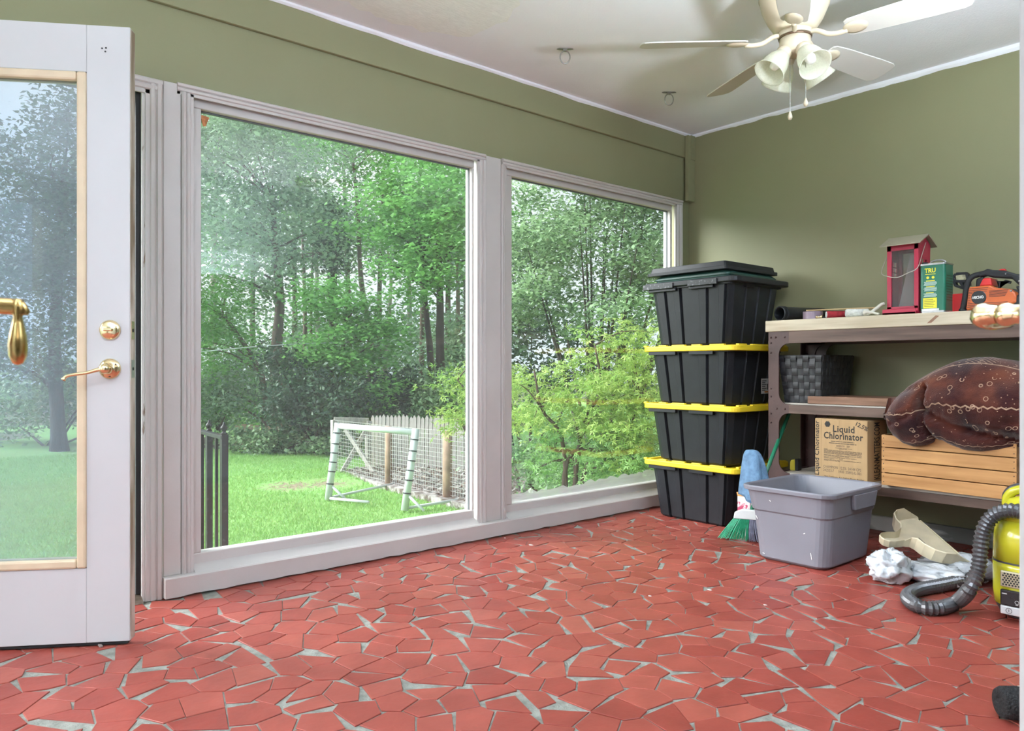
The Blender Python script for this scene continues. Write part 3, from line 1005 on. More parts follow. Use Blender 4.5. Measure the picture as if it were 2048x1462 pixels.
# ---- cardboard box
CARD = mat('brown_cardboard', (.42, .27, .13), .75, var=.05, scale=5, bump=.05, bscale=60, stretch=(1, 6, 1))
cb = thing('cardboard_box', 'printed cardboard carton of liquid chlorinator on the lower shelf', 'box', (-.512, -1.186, .3360), math.radians(-3.4))
BWD, BDP, BHT = .285, .20, .312
MB().box((0, 0, 0), (BDP, -BWD, BHT)).build('carton', CARD, cb, bevel=.003, local=True)
def cl(mb_, nm, m=INK):
    return mb_.build(nm, m, cb, local=True, norm=False)
def fr_(u, v): return (-.0008, -BWD * u, BHT * v)
RT_, UP_ = (0, -1, 0), (0, 0, 1)
cl(text_mb('Liquid', .049, fr_(.35, .790), RT_, UP_, bold=.0010, spacing=1.08, width=.116), 'print_title')
cl(text_mb('Chlorinator', .049, fr_(.175, .672), RT_, UP_, bold=.0010, spacing=1.08, width=.212), 'print_title')
cl(text_mb('Liquid Chlorinator', .036, fr_(.082, .035), UP_, (0, 1, 0), bold=.0005, spacing=1.06, width=.286), 'print_side_title')
cl(text_mb('12.5%', .030, fr_(.765, .925), Vector((0, -.90, -.40)).normalized(), Vector((0, -.40, .90)).normalized(), bold=.0006, width=.066), 'print_percent')
cl(text_mb('CHAMPION  12.5%  24144 CP2', .020, fr_(.165, .175), RT_, UP_, width=.205), 'print_code', mat('grey_stamp', (.14, .10, .07), .7))
cl(text_mb('242523-7     1410  35892-IL-001', .020, fr_(.165, .115), RT_, UP_, width=.205), 'print_code', MATS['grey_stamp'])
cl(text_mb('- Net Contents: 4-1 Gallon Plastic Bottles', .013, fr_(.16, .022), RT_, UP_, width=.222), 'print_contents')
hexm = MB().prism([(.25 * BWD + .0165 * math.cos(PI / 6 * (2 * k)), .912 * BHT + .0165 * math.sin(PI / 6 * (2 * k))) for k in range(6)], lambda a, b: (-.0003, -a, b), lambda a, b: (-.0009, -a, b))
cl(hexm, 'print_emblem')
fine = MB()
def fine_line(u0, u1, v, h=.0022):
    u = u0
    while u < u1:
        e = min(u1, u + random.uniform(.03, .12))
        fine.box((-.0006, -BWD * u, BHT * v), (-.0009, -BWD * e, BHT * v + h))
        u = e + .008
for u0, u1, v in ((.32, .76, .625), (.28, .80, .595), (.42, .58, .565), (.62, .68, .565), (.42, .58, .548), (.62, .68, .548), (.40, .72, .520), (.48, .62, .505)):
    fine_line(u0, u1, v, .0035 if v > .59 else .002)
for k, v in enumerate((.49, .475, .461, .447, .433, .419, .395, .381, .36, .34, .315, .30)):
    fine_line(.18, (.25, .90, .90, .90, .88, .9, .9, .66, .80, .55, .88, .5)[k], v)
cl(fine, 'fine_print', mat('brown_stamp', (.10, .07, .045), .7))
MB().box((-.0005, -BWD * .478, .005), (-.0008, -BWD * .480, BHT - .005)).box((-.0005, -BWD * .125, .02), (-.0008, -BWD * .127, BHT)).build('crease', mat('card_crease', (.33, .21, .11), .8), cb, local=True)
cl(text_mb('KLEANMATTERS.COM', .080, (BDP * .60, -BWD - .0008, BHT * .03), UP_, (-1, 0, 0), bold=.001, width=.29), 'print_web')

# ---- slatted crate
PINE = wood_mat('honey_pine_slat', (.36, .165, .05), (.52, .275, .10), 1, 1.0, .5)
cr = thing('wooden_crate', 'slatted honey pine crate on the lower shelf under the rug', 'crate', (-.531, -1.540, .3360), math.radians(-2.4))
CW, CD, CH = .585, .40, .250
for k in range(4):
    z0 = .002 + k * .0628
    MB().box((0, 0, z0), (.010, -CW, z0 + .0585)).build('slat', PINE, cr, bevel=.0015, local=True)
    MB().box((CD - .010, 0, z0), (CD, -CW, z0 + .0585)).build('slat', PINE, cr, bevel=.0015, local=True)
PINED = wood_mat('pine_end_board', (.42, .23, .10), (.58, .34, .16), 0, 1.0, .5)
for y in (0, -CW + .014):
    MB().box((.010, y, 0), (CD - .010, y - .014, CH)).build('end_board', PINED, cr, bevel=.0015, local=True)
MB().box((.010, -.014, .002), (CD - .010, -CW + .014, .012)).build('bottom_board', PINED, cr, local=True)
nl = MB()
for k in range(4):
    for dz in (.016, .043):
        for y in (-.010, -CW + .010):
            nl.ball((-.0002, y, .002 + k * .0628 + dz), .0024, 6, 4)
nl.build('nail_heads', mat('dark_nail', (.06, .05, .045), .5, .5), cr, local=True)

# ---- folded rug
rug_m = bpy.data.materials.new('persian_rug_wool')
rug_m.use_nodes = True
n_, l_ = rug_m.node_tree.nodes, rug_m.node_tree.links
b_ = n_['Principled BSDF']
b_.inputs['Roughness'].default_value = .95
b_.inputs['Specular IOR Level'].default_value = .15
b_.inputs['Sheen Weight'].default_value = .25
at_ = n_.new('ShaderNodeAttribute'); at_.attribute_name = 'wool'
def math_node(op, a, b=None, clamp=False):
    m = n_.new('ShaderNodeMath'); m.operation = op; m.use_clamp = clamp
    for k, x in enumerate((a, b)):
        if x is None: continue
        if isinstance(x, (int, float)): m.inputs[k].default_value = x
        else: l_.new(x, m.inputs[k])
    return m.outputs[0]
nz = n_.new('ShaderNodeTexNoise'); nz.inputs['Scale'].default_value = 7; nz.inputs['Detail'].default_value = 5
l_.new(at_.outputs['Vector'], nz.inputs['Vector'])
rp_ = n_.new('ShaderNodeValToRGB')
rp_.color_ramp.elements[0].position = .36; rp_.color_ramp.elements[0].color = (.030, .007, .008, 1)
rp_.color_ramp.elements[1].position = .66; rp_.color_ramp.elements[1].color = (.125, .036, .018, 1)
l_.new(nz.outputs['Fac'], rp_.inputs['Fac'])
sx = n_.new('ShaderNodeSeparateXYZ'); l_.new(at_.outputs['Vector'], sx.inputs[0])
vo = n_.new('ShaderNodeTexVoronoi'); vo.inputs['Scale'].default_value = 26; l_.new(at_.outputs['Vector'], vo.inputs['Vector'])
ring = math_node('LESS_THAN', math_node('ABSOLUTE', math_node('SUBTRACT', vo.outputs['Distance'], .26)), .035)
vo2 = n_.new('ShaderNodeTexVoronoi'); vo2.inputs['Scale'].default_value = 55; l_.new(at_.outputs['Vector'], vo2.inputs['Vector'])
dots = math_node('LESS_THAN', vo2.outputs['Distance'], .13)
selr = n_.new('ShaderNodeTexNoise'); selr.inputs['Scale'].default_value = 5.0; l_.new(at_.outputs['Vector'], selr.inputs['Vector'])
ring = math_node('MULTIPLY', ring, math_node('GREATER_THAN', selr.outputs['Fac'], .48))
dots = math_node('MULTIPLY', dots, math_node('LESS_THAN', selr.outputs['Fac'], .47))
def stripe(v0, w): return math_node('LESS_THAN', math_node('ABSOLUTE', math_node('SUBTRACT', sx.outputs['Y'], v0)), w)
zz_ = math_node('PINGPONG', math_node('MULTIPLY', sx.outputs['X'], 1.0), .018)
def wstripe(v0, w): return math_node('LESS_THAN', math_node('ABSOLUTE', math_node('SUBTRACT', math_node('ADD', sx.outputs['Y'], math_node('MULTIPLY', zz_, .5)), v0)), w)
st_ = math_node('MAXIMUM', math_node('MAXIMUM', wstripe(.305, .0035), stripe(.515, .0035)), math_node('MAXIMUM', wstripe(.10, .003), stripe(.80, .004)))
# zigzag leaf motif
zg = math_node('PINGPONG', math_node('MULTIPLY', sx.outputs['X'], 9.0), .06)
mot = math_node('LESS_THAN', math_node('ABSOLUTE', math_node('SUBTRACT', math_node('PINGPONG', math_node('ADD', sx.outputs['Y'], math_node('MULTIPLY', sx.outputs['X'], .8)), .02), .01)), .0022)
box_ = math_node('MULTIPLY', math_node('MULTIPLY', math_node('GREATER_THAN', sx.outputs['X'], .34), math_node('LESS_THAN', sx.outputs['X'], .47)), math_node('MULTIPLY', math_node('GREATER_THAN', sx.outputs['Y'], .52), math_node('LESS_THAN', sx.outputs['Y'], .68)))
pat = math_node('MAXIMUM', math_node('MAXIMUM', ring, dots), math_node('MAXIMUM', st_, math_node('MULTIPLY', mot, box_)), True)
wear = n_.new('ShaderNodeTexNoise'); wear.inputs['Scale'].default_value = 60; l_.new(at_.outputs['Vector'], wear.inputs['Vector'])
pat = math_node('MULTIPLY', pat, math_node('MULTIPLY', wear.outputs['Fac'], 1.25), True)
mxc = n_.new('ShaderNodeMix'); mxc.data_type = 'RGBA'
fld = n_.new('ShaderNodeMapRange'); fld.inputs['From Min'].default_value = .30; fld.inputs['From Max'].default_value = .34
l_.new(sx.outputs['Y'], fld.inputs['Value'])
bord = n_.new('ShaderNodeMix'); bord.data_type = 'RGBA'; bord.blend_type = 'MULTIPLY'; bord.inputs[0].default_value = 1.0
l_.new(rp_.outputs['Color'], bord.inputs[6])
fcol = n_.new('ShaderNodeMix'); fcol.data_type = 'RGBA'
l_.new(fld.outputs[0], fcol.inputs[0]); fcol.inputs[6].default_value = (.62, .50, .60, 1); fcol.inputs[7].default_value = (1.0, 1.0, 1.0, 1)
l_.new(fcol.outputs[2], bord.inputs[7])
l_.new(pat, mxc.inputs[0]); l_.new(bord.outputs[2], mxc.inputs[6]); mxc.inputs[7].default_value = (.46, .31, .21, 1)
l_.new(mxc.outputs[2], b_.inputs['Base Color'])
bu_ = n_.new('ShaderNodeBump'); bu_.inputs['Strength'].default_value = .5; bu_.inputs['Distance'].default_value = .004
wv = n_.new('ShaderNodeTexNoise'); wv.inputs['Scale'].default_value = 160; l_.new(at_.outputs['Vector'], wv.inputs['Vector'])
l_.new(wv.outputs['Fac'], bu_.inputs['Height']); l_.new(bu_.outputs['Normal'], b_.inputs['Normal'])
MATS['rug'] = rug_m

def build_rug():
    XF = -.535
    def zy(px, py):       # front plane point from the picture's outline
        d = FWD + RGT * ((px - PX0) / FPX) - Vector((0, 0, 1)) * ((py - PY0) / FPX)
        t_ = (XF - CAM.x) / d.x
        p = CAM + d * t_
        return p.y, p.z
    bot = [zy(*p) for p in ((1779, 832), (1783, 853), (1793, 872), (1812, 887), (1832, 893), (1856, 890), (1876, 881), (1888, 880), (1902, 889), (1930, 900), (1965, 903), (2000, 901), (2050, 893))]
    top = [zy(*p) for p in ((1779, 828), (1783, 800), (1792, 782), (1806, 768), (1830, 752), (1860, 735), (1892, 721), (1925, 714), (1960, 713), (2000, 719), (2050, 732))]
    bot.append((-2.44, .56)); top.append((-2.44, .90))
    by, bz = np.array(bot).T; ty, tz = np.array(top).T
    NY, NT = 90, 46
    y0, y1 = -1.552, -2.44
    creases = [([(1852, 776), (1846, 800), (1850, 815)], .013, .055), ([(1850, 815), (1880, 836), (1925, 855), (1985, 872), (2050, 884)], .013, .062), ([(1846, 805), (1858, 850), (1874, 880)], .012, .055), ([(1795, 845), (1822, 835), (1845, 812)], .011, .026), ([(1800, 785), (1830, 775), (1852, 776)], .011, .026), ([(1870, 800), (1930, 830), (2000, 838), (2050, 846)], .016, .022)]
    CR = []
    for pts, w_, dp in creases:
        q = [zy(*p) for p in pts]
        CR.append((np.array([(p.x, p.y) for p in spline([(a, b, 0) for a, b in q], 6)]), w_, dp))
    lc = [zy(*p) for p in ((1850, 782), (1872, 806), (1905, 826), (1950, 842), (1995, 853), (2050, 866))] + [(-2.44, .66)]
    LCY, LCZ = -np.array(lc).T[0], np.array(lc).T[1]
    V, A = [], []
    rows = []
    for i in range(NY + 1):
        s = i / NY
        y = y0 + (y1 - y0) * (s ** 1.15)
        zb = np.interp(-y, -by, bz); zt = np.interp(-y, -ty, tz)
        row = []
        half = (zt - zb) / 2
        endk = min(1, (max(0, (y0 - y)) / .10)) ** .5
        for j in range(NT + 1):
            t_ = j / NT
            # t 0..0.62 front from bottom to top, then over the top to the back and underneath
            if t_ <= .62:
                q = t_ / .62
                ang = -PI / 2 + PI * q
                z = (zb + zt) / 2 + half * math.sin(ang)
                bul = math.cos(ang)
                x = XF - .105 * (max(bul, 0) ** .7) * endk
                if q > .5: x += .16 * (q - .5) * 2 * endk
                for pts, w_, dp in CR:
                    dd = np.min(np.hypot(pts[:, 0] - y, (pts[:, 1] - z)))
                    x += dp * math.exp(-(dd / w_) ** 2)
                zc = np.interp(-y, LCY, LCZ)
                if z < zc and y < -1.735:
                    x += .050 * (1 - math.exp(-(zc - z) / .008)) * math.exp(-(zc - z) / .075)
                x += .006 * math.sin(y * 31 + z * 17) + .004 * math.sin(z * 60 + y * 9)
            elif t_ <= .85:
                q = (t_ - .62) / .23
                x = XF + .16 * endk + (.36 - .16) * q * endk
                z = zt - .035 * q
                z += .006 * math.sin(x * 40 + y * 22)
            else:
                q = (t_ - .85) / .15
                x = XF + .36 * endk - .33 * q * endk
                z = (zt - .035) * (1 - q) + max(zb, .768) * q if zt > .80 else zt - .03 * q
                z = max(z, .7665) if x > -.50 else z
            row.append((x, y, z))
            V.append((x, y, z)); A.append(((y0 - y) * 1.0, t_ if t_ <= .62 else t_ * 1.0, 0))
        rows.append(row)
    Fc = []
    n = NT + 1
    for i in range(NY):
        for j in range(n):
            a, b = i * n + j, i * n + (j + 1) % n
            Fc.append((a, b, b + n, a + n))
    mb = MB().add(V, Fc)
    o = mb.build('rug', rug_m, None, smooth=True)
    a = o.data.attributes.new('wool', 'FLOAT_VECTOR', 'POINT')
    a.data.foreach_set('vector', np.array(A, dtype=np.float32).ravel())
    tag(o, 'bulky folded dark red patterned rug heaped on the middle shelf over the crate', 'rug')
build_rug()

# ---- grey tub
GREYP = mat('grey_tub_plastic', (.205, .205, .24), .42, var=.05, scale=4, bump=.03, bscale=120)
tub = thing('storage_tub', 'open grey plastic tub standing on the tiles before the shelves', 'tub', (-.86, -1.36, 0))
secs = [rr(-1.070, -.655, -1.200, -1.520, .05, .002), rr(-1.085, -.640, -1.185, -1.535, .055, .014), rr(-1.101, -.622, -1.165, -1.555, .055, .232),
        rr(-1.108, -.615, -1.158, -1.560, .055, .240), rr(-1.122, -.600, -1.140, -1.572, .06, .330), rr(-1.136, -.586, -1.124, -1.585, .065, .332), rr(-1.138, -.584, -1.122, -1.587, .065, .352),
        rr(-1.130, -.592, -1.130, -1.579, .06, .356), rr(-1.119, -.603, -1.143, -1.569, .058, .350), rr(-1.098, -.625, -1.168, -1.552, .052, .24), rr(-1.076, -.648, -1.192, -1.528, .05, .012)]
MB().loft(secs).build('tub_shell', GREYP, tub, smooth=False, bevel=.003)
hd = MB()
hd.loft([rr(-.90, -.70, -1.562, -1.586, .008, .262, 2), rr(-.92, -.68, -1.566, -1.590, .008, .332, 2)])
hd.build('handle', GREYP, tub, bevel=.003)
sc = MB()
for (y, z, a, l) in ((-1.20, .20, .5, .018), (-1.47, .06, .2, .03), (-1.475, .236, 1.4, .02), (-1.23, .03, 1.2, .01), (-1.44, .16, 2.0, .008), (-1.28, .29, .9, .008)):
    X = -1.085 - (z / .232) * .016 - .0012
    if z > .236: X = -1.108 - (z - .24) * .155 - .0012
    sc.bar((X, y - l * math.sin(a) / 2, z - l * math.cos(a) / 2), (X - .0005, y + l * math.sin(a) / 2, z + l * math.cos(a) / 2), .003, .001, up=(1, 0, 0))
sc.build('paint_scuffs', WHITEP, tub)

# ---- broom
BRG, BRW = mat('green_bristle', (.03, .38, .20), .5, var=.25, scale=40), mat('grey_bristle', (.26, .28, .38), .5, var=.3, scale=40)
bd = Vector((.07, -.15, 0)).normalized()
bc = Vector((-.808, -.985, 0))
br = thing('broom', 'green bristled broom with green handle behind the grey tub', 'broom', bc)
MB().loft([[bc + bd * a * w_ + Vector((-bd.y, bd.x, 0)) * b * .02 + Vector((0, 0, z)) for a, b in ((-1, -1), (1, -1), (1, 1), (-1, 1))] for z, w_ in ((.118, .085), (.150, .080), (.168, .04))]).build('head_block', mat('broom_white', (.72, .76, .76), .45), br, bevel=.004)
g_, w__ = MB(), MB()
for k in range(46):
    for j in range(3):
        f = (k + random.uniform(-.3, .3)) / 45 * 2 - 1
        off = Vector((-bd.y, bd.x, 0)) * ((j - 1) * .012)
        p0 = bc + bd * f * .080 + off + Vector((0, 0, .122))
        p1 = bc + bd * f * .165 + off * 1.5 + Vector((0, 0, .004 + random.uniform(0, .006)))
        (g_ if f < -.05 or f > .45 else w__).tube([p0, p0.lerp(p1, .5) - Vector((.004, 0, 0)), p1], [.0021, .0021, .0018], 4, caps=False)
g_.build('bristles_green', BRG, br); w__.build('bristles_grey', BRW, br)
MB().tube([bc + Vector((0, 0, .15)), (-.36, -.955, .665)], .0105, 10).build('handle', mat('green_pole', (.015, .16, .085), .3, var=.05), br, smooth=True)

# ---- white carton with pink print and the blue cloth over it
ct = thing('detergent_carton', 'white and pink carton squeezed between the bins and the grey tub', 'carton', (-.700, -.895, 0))
CX, CY = -.700, -.895
cart = MB().box((CX - .03, CY - .04, .001), (CX + .03, CY + .04, .215)).build('carton', WHITEP, ct, bevel=.003)
MB().box((CX - .0312, CY - .038, .10), (CX - .03, CY + .038, .185)).build('print_band', mat('pink_print', (.80, .10, .22), .5, var=.4, scale=50, c2=(.9, .75, .78), lo=.45, hi=.55), cart)
MB().prism([(CY - .04, .215), (CY + .04, .215), (CY + .046, .235), (CY - .03, .245)], lambda a, b: (CX - .029, a, b), lambda a, b: (CX - .023, a, b)).build('torn_flap', mat('orange_card', (.72, .36, .12), .7), cart)
BLUE = mat('blue_terry_cloth', (.15, .26, .40), .95, var=.2, scale=30, bump=.5, bscale=250, spec=.1)
def cloth():
    V, Fc = [], []
    NA, NZ = 40, 18
    c0 = Vector((-.745, -.965, 0))
    for j in range(NZ + 1):
        v = j / NZ
        z = .476 - .255 * (v ** 1.35)
        base = .006 + .080 * (v ** .42)
        for k in range(NA):
            a = 2 * PI * k / NA
            fold = 1 + v * (.16 * math.sin(2 * a + .4) + .30 * (abs(math.sin(2.5 * a + 1.2 + v)) - .5) + .12 * math.sin(8 * a + 3 * v))
            r = base * fold if j else .004
            V.append((c0.x + r * .75 * math.cos(a), c0.y + .014 * (1 - v) + r * 1.02 * math.sin(a) - .012 * v, z - (.02 * v * math.sin(2 * a + .8))))
    for j in range(NZ):
        for k in range(NA):
            b = (k + 1) % NA
            Fc.append((j * NA + k, j * NA + b, (j + 1) * NA + b, (j + 1) * NA + k))
    o = MB().add(V, Fc).build('cloth', BLUE, None, smooth=True, solid=.004)
    tag(o, 'light blue terry cloth draped behind the grey tub', 'cloth')
cloth()
# the upright stick that carries the cloth
st = thing('mop_stick', 'short mop stick under the blue cloth', 'stick', (-.745, -.962, 0))
MB().tube([(-.745, -.962, .0), (-.745, -.955, .466)], .011, 8).build('pole', mat('grey_pole', (.4, .4, .42), .4), st, smooth=True)
MB().box((-.78, -.985, 0), (-.71, -.94, .03)).build('foot_block', RUBBER, st, bevel=.004)

# ---- tape measure on the lower shelf
tp = thing('tape_measure', 'small yellow and black tape measure behind the bench leg', 'tape measure', (-.36, -.985, .3357))
MB().prism([(-.965, .336), (-1.012, .336), (-1.012, .385), (-.995, .398), (-.972, .395), (-.965, .38)], lambda a, b: (-.375, a, b), lambda a, b: (-.34, a, b)).build('case', mat('yellow_case', (.62, .50, .05), .4), tp, bevel=.004)
MB().box((-.378, -.996, .3365), (-.337, -1.016, .402)).build('grip', RUBBER, tp, bevel=.003)

# ---- things on the bench top (z = 1.179)
ZT = 1.1792
t = thing('drain_pipe', 'short black plastic pipe lying at the end of the bench top', 'pipe', (-.44, -.950, ZT))
ax0, ax1 = Vector((-.455, -.948, ZT + .0415)), Vector((-.13, -1.035, ZT + .0415))
dd = (ax1 - ax0).normalized()
Mx = Matrix.Translation(ax0) @ dd.to_track_quat('Z', 'Y').to_matrix().to_4x4()
L_ = (ax1 - ax0).length
MB().lathe([(.036, 0), (.041, 0), (.0415, .006), (.039, .012), (.039, L_), (.035, L_), (.035, .01), (.036, 0)], 22, Mx, cap=False).build('pipe_wall', BLACKP, t, smooth=True)
MB().lathe([(.0405, .02), (.0415, .022), (.0415, .034), (.0405, .036)], 22, Mx, cap=False).build('collar', BLACKP, t, smooth=True)
t = thing('tape_roll', 'mauve grey roll of wide tape on the bench beside the black pipe', 'tape', (-.40, -1.100, ZT))
MB().lathe([(.038, 0), (.052, 0), (.052, .046), (.038, .046), (.038, 0)], 30, Matrix.Translation((-.38, -1.105, ZT)), cap=False).build('roll', mat('mauve_tape', (.27, .20, .25), .4, var=.08), t, smooth=False)
t = MB().bar((-.415, -1.085, ZT + .0515), (-.30, -1.415, ZT + .0535), .022, .007).build('bamboo_strip', wood_mat('bamboo', (.50, .34, .16), (.64, .47, .25), 1), bevel=.002)
tag(t, 'thin bamboo strip lying across the things on the bench top', 'strip')
REDR, WHR = mat('red_roller_nap', (.28, .012, .02), .85, var=.2, scale=60), mat('white_roller_nap', (.72, .74, .68), .9, var=.12, scale=60, bump=.4, bscale=200)
for lb, a, b, m, r in (('small paint roller sleeve with dark red nap', (-.465, -1.224), (-.40, -1.300), REDR, .0195), ('small paint roller sleeve with white nap', (-.47, -1.332), (-.405, -1.420), WHR, .0215)):
    t = thing('paint_roller', lb + ' on the bench top', 'paint roller', (*a, ZT), group='paint roller sleeves')
    p0, p1 = Vector((*a, ZT + r)), Vector((*b, ZT + r))
    Mx = Matrix.Translation(p0) @ (p1 - p0).normalized().to_track_quat('Z', 'Y').to_matrix().to_4x4()
    L_ = (p1 - p0).length
    MB().lathe([(r * .80, .001), (r, .004), (r, L_ - .003), (r * .8, L_)], 18, Mx, cap=False).build('nap', m, t, smooth=True)
    MB().lathe([(r * .62, -.001), (r * .84, -.001), (r * .84, L_ * .3), (r * .62, L_ * .3), (r * .62, -.001)], 18, Mx, cap=False).build('core', WHITEP, t, smooth=False)
t = thing('brass_fitting', 'small brass hose fitting beside the red roller', 'fitting', (-.465, -1.180, ZT))
MB().lathe([(.008, 0), (.009, .004), (.006, .008), (.006, .022), (.009, .026), (.009, .034)], 12, Matrix.Translation((-.465, -1.168, ZT + .009)) @ Matrix.Rotation(PI / 2, 4, 'X')).build('barb', BRASS, t, smooth=True)
MB().tube([(-.463, -1.203, ZT + .006), (-.45, -1.212, ZT + .006), (-.43, -1.22, ZT + .006)], .0055, 8).build('stem', BLACKP, t, smooth=True)
t = thing('white_strap', 'crumpled white plastic strap in front of the red lantern', 'strap', (-.47, -1.47, ZT))
WS = mat('dull_white_plastic', (.66, .65, .56), .55, var=.08, scale=20)
MB().tube(spline([(-.48, -1.432, ZT + .012), (-.485, -1.446, ZT + .022), (-.478, -1.466, ZT + .018), (-.47, -1.485, ZT + .034), (-.462, -1.507, ZT + .054), (-.45, -1.518, ZT + .06)], 5), .0085, 8).build('band', WS, t, smooth=True)
MB().tube(spline([(-.47, -1.43, ZT + .012), (-.475, -1.45, ZT + .01), (-.488, -1.476, ZT + .016), (-.493, -1.494, ZT + .010), (-.492, -1.512, ZT + .0065)], 5), .006, 8).build('loop', WS, t, smooth=True)
MB().ball((-.468, -1.438, ZT + .018), .018, 10, 6, (1, 1, 1)).build('knot', WS, t, smooth=True)

# ---- red lantern (bird feeder)
REDL = mat('red_lantern_paint', (.40, .012, .045), .35, var=.08, scale=8)
ROOF = mat('olive_tan_roof', (.30, .27, .19), .5, var=.1)
LGL = glass_mat('lantern_glass', (.80, .78, .78), film=.10, film_col=(.55, .55, .55))
ln = thing('lantern', 'red metal lantern with glass sides and small gabled roof', 'lantern', (-.36, -1.60, ZT))
lx0, lx1, ly0, ly1 = -.435, -.290, -1.526, -1.676
z0, z1 = ZT + .030, ZT + .352
MB().box((lx0 - .045, ly0 + .004, ZT), (lx1 + .02, ly1 - .004, ZT + .012)).box((lx0 - .045, ly0 + .004, ZT), (lx0 - .039, ly1 - .004, ZT + .028)).box((lx0, ly0, ZT + .01), (lx1, ly1, ZT + .030)).build('base_tray', REDL, ln, bevel=.002)
tw = .021
for x in (lx0, lx1 - tw):
    for y in (ly0, ly1 + tw):
        MB().box((x, y, z0), (x + tw, y - tw, z1)).build('corner_post', REDL, ln, bevel=.0015)
for a, b in (((lx0, ly0, z1 - .030), (lx0 + .006, ly1, z1)), ((lx1 - .006, ly0, z1 - .030), (lx1, ly1, z1)), ((lx0, ly0, z0), (lx0 + .006, ly1, z0 + .012)), ((lx1 - .006, ly0, z0), (lx1, ly1, z0 + .012))):
    MB().box(a, b).build('cross_rail', REDL, ln)
for yy, s in ((ly0, -1), (ly1, 1)):
    # end panel with a small six-light window
    wx0, wx1, wz0, wz1 = -.392, -.333, z0 + .165, z0 + .245
    mb = MB().box((lx0 + tw, yy, z0), (lx1 - tw, yy + s * .005, wz0)).box((lx0 + tw, yy, wz1), (lx1 - tw, yy + s * .005, z1)).box((lx0 + tw, yy, wz0), (wx0, yy + s * .005, wz1)).box((wx1, yy, wz0), (lx1 - tw, yy + s * .005, wz1))
    mb.box(((wx0 + wx1) / 2 - .002, yy, wz0), ((wx0 + wx1) / 2 + .002, yy + s * .005, wz1))
    for q in (1, 2):
        zz = wz0 + (wz1 - wz0) * q / 3
        mb.box((wx0, yy, zz - .002), (wx1, yy + s * .005, zz + .002))
    mb.prism([(lx0, z1), (lx1, z1), ((lx0 + lx1) / 2, z1 + .040)], lambda a, b, y=yy: (a, y, b), lambda a, b, y=yy, s=s: (a, y + s * .005, b))
    mb.build('end_panel', REDL, ln)
MB().box((lx0 + .007, ly0 - tw, z0 + .012), (lx0 + .010, ly1 + tw, z1 - .03)).build('pane', LGL, ln)
MB().box((lx1 - .010, ly0 - tw, z0 + .012), (lx1 - .007, ly1 + tw, z1 - .03)).build('pane', LGL, ln)
MB().prism([(-1.560, z0), (-1.648, z0), (-1.652, z0 + .27), (-1.618, z0 + .27)], lambda a, b: (-.385, a, b), lambda a, b: (-.381, a, b)).build('inner_panel', mat('pale_paper', (.55, .56, .54), .7, var=.1), ln)
xm = (lx0 + lx1) / 2
for s in (-1, 1):
    MB().prism([(xm, z1 + .048), (xm + s * .108, z1 - .004), (xm + s * .108, z1 - .009), (xm, z1 + .041)], lambda a, b: (a, ly0 + .022, b), lambda a, b: (a, ly1 - .020, b)).build('roof_slope', ROOF, ln)
WIRE = mat('bail_wire', (.62, .60, .54), .35, .8)
MB().tube(spline([(xm, ly0 + .004, z1 - .01), (-.42, ly0 + .008, ZT + .29), (-.470, ly0 + .012, ZT + .215), (-.485, ly0 - .03, ZT + .190), (-.487, -1.60, ZT + .183), (-.485, ly1 + .03, ZT + .20), (-.470, ly1 - .008, ZT + .222), (-.42, ly1 - .010, ZT + .29), (xm, ly1 - .006, z1 + .005)], 6), .0022, 6).build('bail', WIRE, ln, smooth=True)

# ---- green can
CANG = mat('green_can_paint', (.012, .145, .085), .28, var=.06, scale=6)
cn = thing('metal_can', 'rectangular dark green metal can with yellow lettering beside the lantern', 'can', (-.40, -1.745, ZT))
kx0, kx1, ky0, ky1, kh = -.452, -.345, -1.688, -1.802, .236
MB().loft([rr(kx0, kx1, ky0, ky1, .012, ZT + .001), rr(kx0, kx1, ky0, ky1, .012, ZT + kh)]).build('can_body', CANG, cn, bevel=.002)
MB().loft([rr(kx0 - .002, kx1 + .002, ky0 + .002, ky1 - .002, .013, ZT + kh - .004), rr(kx0 - .002, kx1 + .002, ky0 + .002, ky1 - .002, .013, ZT + kh + .004)]).build('seam', STEEL, cn)
MB().loft([rr(kx0 - .0012, kx1 + .0012, ky0 + .0012, ky1 - .0012, .013, ZT), rr(kx0 - .0012, kx1 + .0012, ky0 + .0012, ky1 - .0012, .013, ZT + .012)]).build('bottom_seam', STEEL, cn)
MB().tube(spline([(-.40, -1.715, ZT + kh), (-.40, -1.718, ZT + kh + .014), (-.40, -1.735, ZT + kh + .022), (-.40, -1.765, ZT + kh + .022), (-.40, -1.784, ZT + kh + .014), (-.40, -1.787, ZT + kh)], 5), .004, 8).build('handle', STEEL, cn, smooth=True)
MB().lathe([(.014, 0), (.014, .010), (.012, .012), (.001, .012)], 14, Matrix.Translation((-.42, -1.70, ZT + kh + .003))).build('cap', BLACKP, cn)
YP = mat('yellow_print', (.86, .78, .05), .5)
GP = mat('pale_green_print', (.50, .66, .60), .5)
fx = kx0 - .0008
put_text('print_name', cn, 'TRU', .030, (fx, -1.711, ZT + .196), RT_, UP_, YP, bold=.001, width=.050)
mb = MB().box((fx + .0003, -1.714, ZT + .1865), (fx - .0002, -1.760, ZT + .1895))
for yy in (-1.722, -1.746):
    mb.lathe([(.0065, 0), (.0065, .0006)], 12, Matrix.Translation((fx + .0003, yy - .003, ZT + .172)) @ Matrix.Rotation(-PI / 2, 4, 'Y'))
mb.box((fx + .0003, -1.717, ZT + .1545), (fx - .0002, -1.757, ZT + .158)).box((fx + .0003, -1.717, ZT + .127), (fx - .0002, -1.757, ZT + .130)).box((fx + .0003, -1.717, ZT + .098), (fx - .0002, -1.752, ZT + .101))
